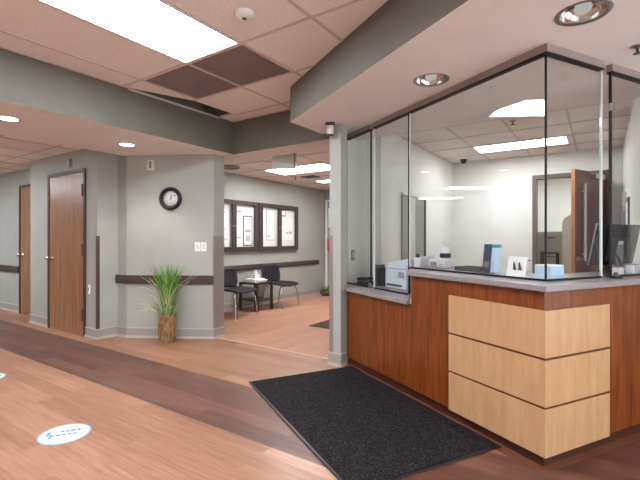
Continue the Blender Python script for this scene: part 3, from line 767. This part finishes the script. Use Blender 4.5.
# brochure holder
h1, h2 = -2.20, 2.47
r = empty('brochure_holder', E3(h1, h2, 1.0055), 'clear holder of blue and navy brochures on the high counter', 'brochure holder')
mb = MB(); rbox(mb, h1, h2, 1.0055, .13, .07, .006); rbox(mb, h1, h2 - .037, 1.0055, .13, .003, .10); rbox(mb, h1, h2 + .037, 1.0055, .13, .003, .2)
mb.build('acrylic_stand', 'glass', r)
mb = MB().obox(E3(h1 - .024, h2 - .005, 1.116), E1, UZ + E2 * .12, E2, .034, .104, .004); o = mb.build('brochure', 'navy', r)
MB().obox(E3(h1 - .024, h2 + .013, 1.205), E1, UZ + E2 * .12, E2, .034, .012, .006).build('brochure_heading', 'teal', r)
MB().obox(E3(h1 + .048, h2 + .002, 1.116), E1, UZ + E2 * .12, E2, .036, .104, .004).build('brochure', 'paper_blue', r)
MB().obox(E3(h1 - .024, h2 - .016, 1.07), E1, UZ + E2 * .12, E2, .022, .02, .002).build('brochure_photo', 'mgrey', r)
MB().obox(E3(h1 + .048, h2 + .014, 1.205), E1, UZ + E2 * .12, E2, .036, .012, .006).build('brochure_heading', 'teal', r)
# acrylic card stand
k1, k2 = -1.885, 2.36
r = empty('card_stand', E3(k1, k2, 1.0055), 'small clear card stand with two dark marks near the desk corner', 'card holder')
mb = MB(); rbox(mb, k1, k2, 1.0055, .15, .06, .005); mb.build('stand_base', 'offwhite', r)
MB().obox(E3(k1, k2, 1.076), E1, UZ + E2 * .2, E2, .072, .066, .002).build('card', 'paper', r)
for dx in (-.018, .022):
    mb = MB()
    q = [Vector(E3(k1 + dx, k2 - .014, 1.055)), Vector(E3(k1 + dx + .024, k2 - .014, 1.054)), Vector(E3(k1 + dx + .004, k2 - .006, 1.106)), Vector(E3(k1 + dx - .004, k2 - .006, 1.100))]
    n = -E2 * .002
    mb.add(q + [x + n for x in q], [(0, 1, 2, 3), (7, 6, 5, 4), (0, 4, 5, 1), (1, 5, 6, 2), (2, 6, 7, 3), (3, 7, 4, 0)])
    mb.build('printed_mark', 'dgrey', r)
MB().obox(E3(k1 + .035, k2 + .02, 1.118), E1, UZ, E2, .05, .003, .003).build('top_edge', 'dgrey', r)
rbox(MB(), k1 + .05, k2 + .03, 1.0105, .05, .05, .045).build('card_pocket', 'glass', r)
# blue pads behind the corner pane
r = empty('note_pad', E3(-1.69, 2.39, 1.0055), 'pale blue stack of note paper just behind the corner glass', 'note pad')
rbox(MB(), -1.70, 2.42, 1.0055, .11, .12, .085).build('paper_stack', 'paper_blue', r)
rbox(MB(), -1.70, 2.42, 1.0905, .108, .118, .006).build('top_sheet', 'paper', r)
# monitor
m1, m2 = -1.84, 3.38
r = empty('monitor', E3(m1, m2, 1.0055), 'black computer monitor seen from behind at the right end of the desk', 'monitor')
up = (UZ + E1 * .2).normalized(); nn = (E1 - UZ * .2).normalized()
mc = Vector(E3(m1, m2, 1.215))
MB().obox(mc, E2, up, nn, .265, .155, .014).build('housing', 'screen', r, bevel=.008)
MB().obox(mc + nn * .022 - up * .03, E2, up, nn, .14, .09, .012).build('back_bulge', 'black', r, bevel=.01)
MB().obox(mc - nn * .012 - E2 * .262, E2, up, nn, .004, .157, .006).build('bezel_edge', 'steel', r)
mb = MB().obox(mc + nn * .03 - UZ * .10, E2, UZ, E1, .035, .10, .01); mb.build('stand_neck', 'mgrey', r)
rbox(MB(), m1 + .02, m2, 1.0055, .16, .24, .014).build('stand_foot', 'black', r, bevel=.004)
MB().obox(mc + nn * .036 + up * .02, E2, up, nn, .03, .014, .002).build('port_panel', 'lgrey', r)
for j, off in enumerate((-.10, -.04, .08)):
    a = mc + nn * .034 - up * .06 + E2 * off
    mb = MB().tube([a, a - UZ * .05 + E1 * .03, a - UZ * .09 + E1 * .035, Vector(E3(m1 + .06, m2 + off * 1.6, 1.012))], .005, 8)
    mb.build('cable', 'black', r)
# cord passing the gap in the glass
mb = MB().tube([E3(-1.70, 2.90, 1.28), E3(-1.66, 2.87, 1.15), E3(-1.63, 2.855, 1.05), E3(-1.60, 2.85, 1.016), E3(-1.565, 2.845, 1.012), E3(-1.545, 2.865, 1.011)], .008, 8)
tag(mb.build('cord', 'black', base=E3(-1.6, 2.85, 1.005)), 'black cord hanging at the gap between the right glass panes', 'cord')
r = empty('cord_clip', E3(-1.555, 2.85, 1.0055), 'small black clip on the counter at the glass gap', 'clip')
rbox(MB(), -1.555, 2.86, 1.0055, .05, .07, .016).build('clip_body', 'black', r, bevel=.005)
MB().lathe([(.014, 0), (.012, .02), (0, .024)], E3(-1.555, 2.86, 1.0215), 14).build('clip_knob', 'dgrey', r)
# white cups/papers at the monitor foot
for (a1, a2, hh, lb) in ((-1.72, 3.18, .05, 'small white box at the foot of the monitor, nearer the glass gap'), (-1.70, 3.33, .065, 'small white box at the foot of the monitor, nearer the wall')):
    r = empty('small_box', E3(a1, a2, 1.0055), lb, 'box', 'white boxes below the monitor')
    rbox(MB(), a1, a2, 1.0055, .06, .07, hh).build('box_body', 'lgrey', r, bevel=.003)
    rbox(MB(), a1, a2, 1.0055 + hh, .062, .072, .008).build('box_lid', 'mgrey', r, bevel=.002)

# ---------------------------------------------------------------- office
# doorway frame + open door
r = empty('door_3', (-.36, 7.2, 0), 'cherry door standing open in the office back wall', 'door', kind='structure')
mb = MB().box(-.87, -.81, 7.17, 7.34, 0, 2.25).box(.055, .115, 7.17, 7.34, 0, 2.25).box(-.81, .055, 7.17, 7.34, 2.19, 2.25)
mb.build('door_frame', 'dframe_grey', r, bevel=.004)
hx, hy = .055, 7.165
fe = Vector((-.295, 6.39, 0)); hv = Vector((hx, hy, 0)); dd = (fe - hv); DL = dd.length; dd.normalize(); dn = Vector((dd.y, -dd.x, 0))
if dn.dot(hv) > 0: dn = -dn
mid = hv + dd * DL / 2
# leaf; the white bar near its free edge imitates a bright reflected streak
lw = [(0, .60), (.69, DL)]
mb = MB()
def leafpart(a, b, z0, z1): mb.obox(hv + dd * (a + b) / 2 + UZ * (z0 + z1) / 2, dd, UZ, dn, (b - a) / 2, (z1 - z0) / 2, .022)
va, vb = DL - .30, DL - .235
leafpart(0, DL - .012, .01, 2.185)
leaf = mb.build('door_leaf', 'door_red', r)
MB().obox(hv + dd * (DL - .006) + UZ * 1.0975, dd, UZ, dn, .006, 1.0875, .022).build('door_edge', 'door_edge', r)
pb = hv + dd * (DL - .19) + dn * .06
MB().tube([pb + UZ * .97, pb + UZ * 2.0], .016, 12).tube([pb + UZ * 1.06, pb + UZ * 1.06 - dn * .05], .01, 8).tube([pb + UZ * 1.9, pb + UZ * 1.9 - dn * .05], .01, 8).build('streak_bar', 'white', r)
for s in (-1, 1):
    mb = MB().lathe([(.028, 0), (.028, .008), (.011, .01), (.011, .05), (0, .05)], hv + dd * (DL - .075) + dn * s * .022 + UZ * 1.0, 18, 0, dn * s)
    pt = hv + dd * (DL - .075) + dn * s * .066 + UZ * 1.0
    mb.tube([pt, pt - dd * .03, pt - dd * .12], .009, 10); mb.build('lever_handle', 'steel', r)
MB().obox(hv + dd * .30 - dn * -.055 + UZ * 2.12, dd, UZ, dn, .13, .03, .03).build('door_closer', 'steel', r)
for hz in (.25, 1.1, 1.95): MB().tube([hv + UZ * (hz - .05), hv + UZ * (hz + .05)], .008, 8).build('hinge', 'dgrey', r)
# back room
r = empty('file_cabinet', (-.72, 8.75, 0), 'grey metal file cabinet seen through the office doorway', 'file cabinet')
MB().box(-1.05, -.42, 8.5, 9.05, 0, 1.40).build('cabinet_body', 'cabinet', r, bevel=.006)
for k in range(4):
    MB().box(-1.03, -.44, 8.482, 8.5, .03 + k * .34, .35 + k * .34).build('drawer', 'cabinet', r, bevel=.003)
    MB().box(-.80, -.66, 8.468, 8.483, .26 + k * .34, .28 + k * .34).build('drawer_handle', 'dgrey', r)
pts = []
for k in range(9):
    a = PI / 2 * k / 8; pts.append((.14 * (1 - math.cos(a)), 1.52 + .14 * math.sin(a)))
prof = [(0, .05)] + pts + [(.62, 1.66), (.62, .05)]
r = empty('room_divider', (-.20, 7.95, 0), 'beige divider panel with a rounded corner behind the open office door', 'divider')
mb = MB(); n = len(prof)
mb.add([(-.52 + x, 7.95, z) for x, z in prof] + [(-.52 + x, 8.0, z) for x, z in prof], [tuple(range(n)), tuple(range(2 * n - 1, n - 1, -1))] + [(i, i + n, (i + 1) % n + n, (i + 1) % n) for i in range(n)])
mb.build('panel', 'beige', r)
MB().box(-.50, -.44, 7.80, 8.15, 0, .05).build('foot', 'dgrey', r); MB().box(.0, .06, 7.80, 8.15, 0, .05).build('foot', 'dgrey', r)
r = empty('side_shelf', (-.62, 7.75, 0), 'narrow black shelf table beyond the office doorway', 'table')
MB().box(-.80, -.56, 7.6, 7.9, 1.03, 1.05).build('table_top', 'black', r)
for x, y in ((-.79, 7.61), (-.57, 7.61), (-.79, 7.89), (-.57, 7.89)): MB().box(x - .012, x + .012, y - .012, y + .012, 0, 1.03).build('leg', 'black', r)
# wall panel at left, light switch, picture
r = empty('wall_panel', (-2.11, 5.49, 1.45), 'tall grey panel with a pale top edge on the left office wall', 'wall panel')
MB().box(-2.11, -2.085, 4.98, 5.76, .85, 1.83).build('panel_face', 'cabinet', r, bevel=.003)
MB().box(-2.084, -2.079, 5.22, 5.40, .86, 1.82).build('pale_stripe', 'offwhite', r)
MB().box(-2.11, -2.07, 4.97, 5.77, 1.83, 1.86).build('top_rail', 'white', r)
MB().box(-2.11, -2.07, 5.76, 5.80, .85, 1.86).build('side_rail', 'dgrey', r)
plate('light_switch', (-2.31, 4.085, 1.08), (0, 1, 0), (1, 0, 0), .075, .12, .007, 'switch plate on the office wall behind the leftmost pane', 'light switch', ('mgrey', [(0, 0, .03, .062, .005, 'offwhite', 'rocker')]))
r = empty('framed_notice', (.27, 5.85, 1.55), 'dark framed notice on the right office wall above the monitor', 'picture')
MB().box(.252, .27, 5.62, 6.02, 1.30, 1.72).build('frame', 'dframe', r)
MB().box(.249, .253, 5.66, 5.98, 1.34, 1.68).build('sheet', 'paper', r)
r = empty('wall_file', (.27, 6.38, 1.6), 'pale wall file pocket beside the framed notice in the office', 'wall file')
MB().box(.22, .27, 6.26, 6.52, 1.42, 1.62).build('lower_pocket', 'mgrey', r); MB().box(.235, .27, 6.26, 6.52, 1.66, 1.84).build('upper_pocket', 'offwhite', r)

# ---------------------------------------------------------------- mat and floor stickers
r = empty('floor_mat', E3(-2.6, 1.53, 0), 'large black entrance mat lying before the reception desk', 'mat')
MB().prism([E(-3.545, 1.03), E(-1.764, 1.03), E(-1.764, 2.075), E(-3.545, 2.075)], .0022, .009).build('rubber_border', 'black', r, bevel=.003)
MB().prism([E(-3.525, 1.05), E(-1.784, 1.05), E(-1.784, 2.057), E(-3.525, 2.057)], .006, .013).build('carpet_pile', 'matpile', r)
tag(MB().prism([(-3.5, 4.91), (-2.4, 4.91), (-2.4, 6.3), (-3.5, 6.3)], .001, .010).build('door_mat', 'matbrown', base=(-2.95, 5.6, 0)), 'dark brown mat corner on the waiting floor behind the wall end', 'mat')
def sticker(cx, cy, label, ang):
    r = empty('floor_sticker', (cx, cy, 0), label, 'floor sticker', 'round floor stickers')
    MB().lathe([(.150, .0005), (.150, .0015), (0, .0016)], (cx, cy, 0), 40).build('blue_ring', 'stick_b', r)
    MB().lathe([(.138, .001), (.138, .002), (0, .0021)], (cx, cy, 0), 40).build('white_disc', 'stick_w', r)
    d = Vector((math.cos(ang), math.sin(ang), 0)); u = Vector((-d.y, d.x, 0)); c = Vector((cx, cy, .0034))
    mb = MB()
    x = -.03
    for row, (x0, x1) in ((.030, (-.03, .085)), (-.022, (-.045, .07))):
        x = x0
        while x < x1:
            L = random.uniform(.018, .036)
            mb.obox(c + d * (x + L / 2) + u * row, d, u, UZ, L / 2, .0125, .0008); x += L + .007
    mb.build('lettering', 'stick_t', r)
    mb = MB()
    for s, (ox, oy) in ((0, (-.095, .012)), (1, (-.075, -.03))):
        q = [(0, .03), (.012, .022), (.013, .004), (.008, -.01), (.009, -.026), (0, -.032), (-.008, -.026), (-.006, -.01), (-.010, .004), (-.009, .022)]
        mb.prism([tuple((c + d * (ox + a) + u * (oy + b))[:2]) for a, b in q], .0021, .0042)
    mb.build('footprint', 'stick_t', r)
    return r
sticker(-2.865, 1.30, 'round white and blue floor sticker in the middle of the light floor', math.atan2(.23, .17))
sticker(-4.61, 1.42, 'round white and blue floor sticker cut off by the left frame edge', math.atan2(.23, .17))

# ---------------------------------------------------------------- plant
pc = Vector(cw(.615, 0)) + CW_N * .17
px, py = pc.x, pc.y
r = empty('potted_grass', (px, py, 0), 'bushy green grass plant in a woven brown pot under the clock', 'plant')
mb = MB(); n = 28
prof = [(.080, 0), (.088, .02), (.094, .12), (.099, .22), (.100, .30), (.104, .315), (.102, .33), (.080, .33), (.078, .30)]
mb.lathe(prof, (px, py, 0), n, 0)
mb.build('pot', 'pot', r)
mb = MB()
for k in range(18):
    a = 2 * PI * k / 18
    mb.tube([(px + .097 * math.cos(a), py + .097 * math.sin(a), .012), (px + .101 * math.cos(a), py + .101 * math.sin(a), .16), (px + .096 * math.cos(a), py + .096 * math.sin(a), .31)], .007, 6)
mb.build('pot_ribs', 'pot', r)
MB().lathe([(.079, .29), (.05, .305), (0, .31)], (px, py, 0), 20).build('soil', 'soil', r)
near_wall = True
def blade(mb, az, L, lean, curl, wd, base_r, z0=.29):
    d = Vector((math.cos(az), math.sin(az), 0)); t = Vector((-d.y, d.x, 0))
    n = 9; p = Vector((px, py, z0)) + d * base_r + t * random.uniform(-.02, .02); th = lean; vs = []
    for i in range(n + 1):
        s = i / n; wv = wd * (1 - s ** 2.2) * (.6 + .4 * min(1, s * 4)) + .0006
        nrm = (d * -math.cos(th) + UZ * math.sin(th)) * .0012
        sd_ = (p - Vector((-5.04, 3.03, 0))).dot(CW_N)
        if near_wall and sd_ < .02: p = p + CW_N * (.02 - sd_)
        vs += [p - t * wv, p + nrm + UZ * .0015, p + t * wv]
        th += curl / n * (0.5 + s)
        p = p + (d * math.sin(th) + UZ * math.cos(th)) * (L / n)
    fs = []
    for i in range(n):
        a = i * 3; fs += [(a, a + 1, a + 4, a + 3), (a + 1, a + 2, a + 5, a + 4)]
    mb.add(vs, fs, 0, True)
mb = MB()
for k in range(150):
    blade(mb, random.uniform(0, 2 * PI), random.uniform(.36, .72), random.uniform(.0, .10), random.uniform(.05, .6), random.uniform(.010, .017), random.uniform(.01, .06))
mb.build('foliage', 'leaf', r)
mb = MB()
for k in range(44):
    blade(mb, random.uniform(0, 2 * PI), random.uniform(.28, .44), random.uniform(.3, .75), random.uniform(.9, 1.6), random.uniform(.007, .012), random.uniform(.03, .07))
for k in range(26):
    blade(mb, random.uniform(0, 2 * PI), random.uniform(.55, .74), random.uniform(.0, .14), random.uniform(.4, 1.6), random.uniform(.007, .011), random.uniform(.01, .05))
mb.build('pale_fronds', 'leaf_pale', r)

# ---------------------------------------------------------------- waiting area
def make_chair(x, y, label):
    r = empty('waiting_chair', (x, y, 0), label, 'chair', 'waiting chairs')
    def grid_shell(fn, nu, nv, th):
        mb = MB(); P = [[Vector(fn(i / nu, j / nv)) for j in range(nv + 1)] for i in range(nu + 1)]
        N = [[None] * (nv + 1) for _ in range(nu + 1)]
        for i in range(nu + 1):
            for j in range(nv + 1):
                a = P[min(i + 1, nu)][j] - P[max(i - 1, 0)][j]; b = P[i][min(j + 1, nv)] - P[i][max(j - 1, 0)]
                N[i][j] = a.cross(b).normalized() * th
        A = [p for row in P for p in row]; B = [P[i][j] + N[i][j] for i in range(nu + 1) for j in range(nv + 1)]
        K = len(A); W = nv + 1; fs = []
        for i in range(nu):
            for j in range(nv):
                q = (i * W + j, (i + 1) * W + j, (i + 1) * W + j + 1, i * W + j + 1)
                fs.append(q[::-1]); fs.append(tuple(t + K for t in q))
        for i in range(nu):
            for j in (0, nv):
                a, b = i * W + j, (i + 1) * W + j
                fs.append((a, b, b + K, a + K) if j == 0 else (b, a, a + K, b + K))
        for j in range(nv):
            for i in (0, nu):
                a, b = i * W + j, i * W + j + 1
                fs.append((b, a, a + K, b + K) if i == 0 else (a, b, b + K, a + K))
        mb.add(A + B, fs, 0, True); return mb
    def seat(u, v):
        s = (v - .5) * 2; wd = .25 * (1 - .10 * abs(u * 2 - 1) ** 4)
        return (-.22 + .46 * u, s * wd, .405 + .018 * s * s - .02 * max(0, u - .75) * 4 * .5 + .012 * (1 - u))
    def back(u, v):
        s = (v - .5) * 2; w0 = .25 * (1 - .30 * abs(u * 2 - 1) ** 3)
        return (-.245 - .07 * u + .045 * s * s, s * w0, .455 + .325 * u)
    grid_shell(seat, 12, 10, .03).build('seat', 'chair_f', r, local=True)
    grid_shell(back, 10, 10, .022).build('backrest', 'chair_f', r, local=True)
    for s in (-1, 1):
        MB().tube([(.16, s * .20, .40), (.20, s * .225, .30), (.235, s * .25, .0)], .011, 10).build('leg', 'chrome', r, local=True)
        MB().tube([(-.16, s * .20, .40), (-.22, s * .225, .28), (-.28, s * .25, .0)], .011, 10).build('leg', 'chrome', r, local=True)
        MB().tube([(-.14, s * .20, .39), (-.24, s * .20, .42), (-.275, s * .17, .60)], .010, 10).build('back_support', 'chrome', r, local=True)
    MB().tube([(.15, -.2, .395), (.15, .2, .395)], .010, 8).build('crossbar', 'chrome', r, local=True)
    return r
c1_ = make_chair(-4.96, 4.90, 'dark aubergine waiting chair partly hidden behind the wall corner, left of the small table')
c2_ = copy_tree(c1_); c2_.location = (-4.96, 6.05, 0); c2_['label'] = 'dark aubergine waiting chair on chrome legs, right of the small table'
r = empty('side_table', (-5.12, 5.55, 0), 'small dark side table between the two waiting chairs', 'table')
MB().box(-5.34, -4.90, 5.33, 5.75, .47, .50).build('table_top', 'table_d', r, bevel=.004)
for x in (-5.32, -4.92):
    for y in (5.35, 5.73): MB().box(x - .018, x + .018, y - .018, y + .018, 0, .47).build('leg', 'table_d', r)
MB().box(-5.33, -4.91, 5.34, 5.74, .18, .20).build('shelf', 'table_d', r)
mb = MB()
for k, (dx, dy, w_, l_, hh) in enumerate(((0, 0, .22, .30, .02), (.02, .03, .20, .28, .02), (-.01, -.02, .21, .28, .02))):
    mb.box(-5.10 + dx - w_ / 2, -5.10 + dx + w_ / 2, 5.52 + dy - l_ / 2, 5.52 + dy + l_ / 2, .5005 + k * .021, .52 + k * .021)
tag(mb.build('magazine_stack', 'paper', base=(-5.1, 5.52, .5)), 'stack of pale magazines on the small side table', 'magazines')
r = empty('tissue_box', (-5.12, 5.51, .564), 'white tissue box with a tissue sticking up on the magazines', 'tissue box')
MB().box(-5.18, -5.06, 5.45, 5.57, .5635, .64).build('box_body', 'offwhite', r, bevel=.003)
MB().lathe([(.035, .64), (.05, .67), (.03, .70), (.045, .715), (.01, .705), (0, .70)], (-5.12, 5.51, 0), 11).build('tissue', 'paper', r)

# notice cases
def notice_case(y0, y1, label):
    z0, z1, x = 1.04, 1.965, -5.46
    r = empty('notice_case', (x, (y0 + y1) / 2, z0), label, 'notice case', 'glazed notice cases')
    f = .05; ym = (y0 + y1) / 2
    mb = MB().box(x, x + .07, y0, y0 + f, z0, z1).box(x, x + .07, y1 - f, y1, z0, z1).box(x, x + .07, y0 + f, y1 - f, z0, z0 + .06).box(x, x + .07, y0 + f, y1 - f, z1 - f, z1)
    mb.build('outer_frame', 'case', r, bevel=.003)
    MB().box(x, x + .012, y0 + f, y1 - f, z0 + .06, z1 - f).build('backing', 'cork', r)
    for a, b in ((y0 + f, ym - .001), (ym + .001, y1 - f)):
        d = MB().box(x + .05, x + .075, a, a + .05, z0 + .06, z1 - f).box(x + .05, x + .075, b - .05, b, z0 + .06, z1 - f).box(x + .05, x + .075, a + .05, b - .05, z0 + .06, z0 + .085).box(x + .05, x + .075, a + .05, b - .05, z1 - f - .025, z1 - f).build('case_door', 'case', r)
        MB().box(x + .060, x + .064, a + .05, b - .05, z0 + .085, z1 - f - .025).build('pane', 'glass', d)
        MB().lathe([(.010, 0), (.010, .006), (0, .007)], (x + .075, (b - .025) if a < ym - .1 else (a + .025), (z0 + z1) / 2), 12, 0, (1, 0, 0)).build('lock', 'steel', d)
notice_case(4.64, 5.905, 'bronze framed glazed notice case on the waiting wall, left one partly behind the wall corner')
notice_case(5.925, 7.16, 'bronze framed glazed notice case on the waiting wall, right one')
def sheet(y0, y1, z0, z1, frame, label, lines):
    x = -5.448
    r = empty('posted_notice', (x, (y0 + y1) / 2, z0), label, 'notice', 'sheets in the notice cases')
    if frame:
        MB().box(x, x + .008, y0, y1, z0, z1).build('sheet_border', frame, r)
        MB().box(x + .008, x + .010, y0 + .02, y1 - .02, z0 + .02, z1 - .02).build('sheet', 'paper', r)
    else:
        MB().box(x, x + .003, y0, y1, z0, z1).build('sheet', 'paper', r)
    mb = MB(); xx = x + (.010 if frame else .003)
    for (a, b, c, d) in lines:
        mb.box(xx, xx + .001, y0 + (y1 - y0) * a, y0 + (y1 - y0) * b, z0 + (z1 - z0) * c, z0 + (z1 - z0) * d)
    if lines: mb.build('print', 'paper_grey', r)
    return r
sheet(4.78, 5.18, 1.62, 1.88, None, 'white sheet at the top of the left notice case, first door', [(.1, .9, .7, .78), (.1, .8, .4, .5)])
sheet(4.78, 5.18, 1.36, 1.60, None, 'white sheet in the middle of the left notice case, first door', [(.1, .9, .3, .36)])
sheet(4.78, 5.18, 1.13, 1.34, None, 'white sheet at the bottom of the left notice case, first door', [(.1, .9, .6, .66)])
sheet(5.36, 5.52, 1.14, 1.86, None, 'narrow white poster beside the dark bordered flyer in the left notice case', [(.1, .9, .86, .9), (.2, .8, .2, .24)])
sheet(5.54, 5.78, 1.14, 1.70, 'dgrey', 'dark bordered flyer with small pictures in the left notice case', [(.2, .8, .45, .55), (.3, .5, .15, .35), (.55, .75, .15, .35)])
sheet(6.04, 6.16, 1.24, 1.86, None, 'narrow white sheet at the left edge of the right notice case', [])
sheet(6.18, 6.42, 1.24, 1.86, 'sage', 'tall white poster with a grey border in the right notice case', [(.15, .4, .1, .16)])
sheet(6.67, 7.02, 1.24, 1.72, None, 'white sheet with small print at the right end of the right notice case', [(.4, .6, .3, .36), (.7, .9, .3, .4)])
sheet(6.64, 6.78, 1.74, 1.88, 'dgrey', 'small dark bordered card at the top of the right notice case', [])

# far end of the waiting area
r = empty('door_4', (-4.9, 8.3, 0), 'pale door at the far end of the waiting area', 'door', kind='structure')
MB().box(-5.42, -5.37, 8.26, 8.3, 0, 2.2).box(-4.42, -4.37, 8.26, 8.3, 0, 2.2).box(-5.37, -4.42, 8.26, 8.3, 2.15, 2.2).build('door_frame', 'white', r)
MB().box(-5.365, -4.425, 8.28, 8.295, .01, 2.145).build('door_leaf', 'cabinet', r)
MB().lathe([(.03, 0), (.03, .01), (.012, .012), (.012, .04), (.03, .05), (0, .07)], (-5.30, 8.28, 1.0), 16, 0, (0, -1, 0)).build('door_knob', 'chrome', r)
MB().box(-5.34, -5.25, 8.272, 8.28, 1.55, 2.0).build('vision_pane', 'paper', r)
r = empty('red_cabinet', (-5.25, 8.2, 0), 'red case on the far wall past the waiting chairs', 'wall case')
MB().box(-5.30, -5.10, 8.16, 8.262, 1.0, 1.28).build('case_body', 'red', r, bevel=.006)
MB().box(-5.285, -5.115, 8.152, 8.16, 1.02, 1.26).build('case_door', 'red', r)
r = empty('floor_planter', (-5.12, 7.85, 0), 'low dark planter with green leaves at the far end of the waiting wall', 'plant')
MB().lathe([(.10, 0), (.14, .03), (.15, .10), (.14, .11), (.13, .09), (0, .09)], (-5.12, 7.85, 0), 20).build('bowl', 'dgrey', r)
near_wall = False; mb = MB(); px, py = -5.12, 7.85
for k in range(50): blade(mb, random.uniform(0, 2 * PI), random.uniform(.10, .2), random.uniform(.1, .6), random.uniform(.4, 1.2), .012, random.uniform(.01, .09), .085)
mb.build('foliage', 'leaf', r)

# ---------------------------------------------------------------- world, camera
wd = bpy.data.worlds.new('world'); scn.world = wd; wd.use_nodes = True
wd.node_tree.nodes['Background'].inputs[0].default_value = (.90, .95, 1.0, 1); wd.node_tree.nodes['Background'].inputs[1].default_value = 2.8
cam = bpy.data.cameras.new('camera'); co = bpy.data.objects.new('camera', cam); COL.objects.link(co)
cam.sensor_width = 36; cam.lens = 36 * 415 / 640; cam.clip_start = .05
co.location = (0, 0, 1.25); co.rotation_euler = (PI / 2, 0, math.radians(34))
scn.camera = co
scn.view_settings.view_transform = 'Standard'; scn.view_settings.look = 'None'
scn.view_settings.gamma = 1; scn.view_settings.exposure = 1.0; scn.view_settings.use_curve_mapping = False
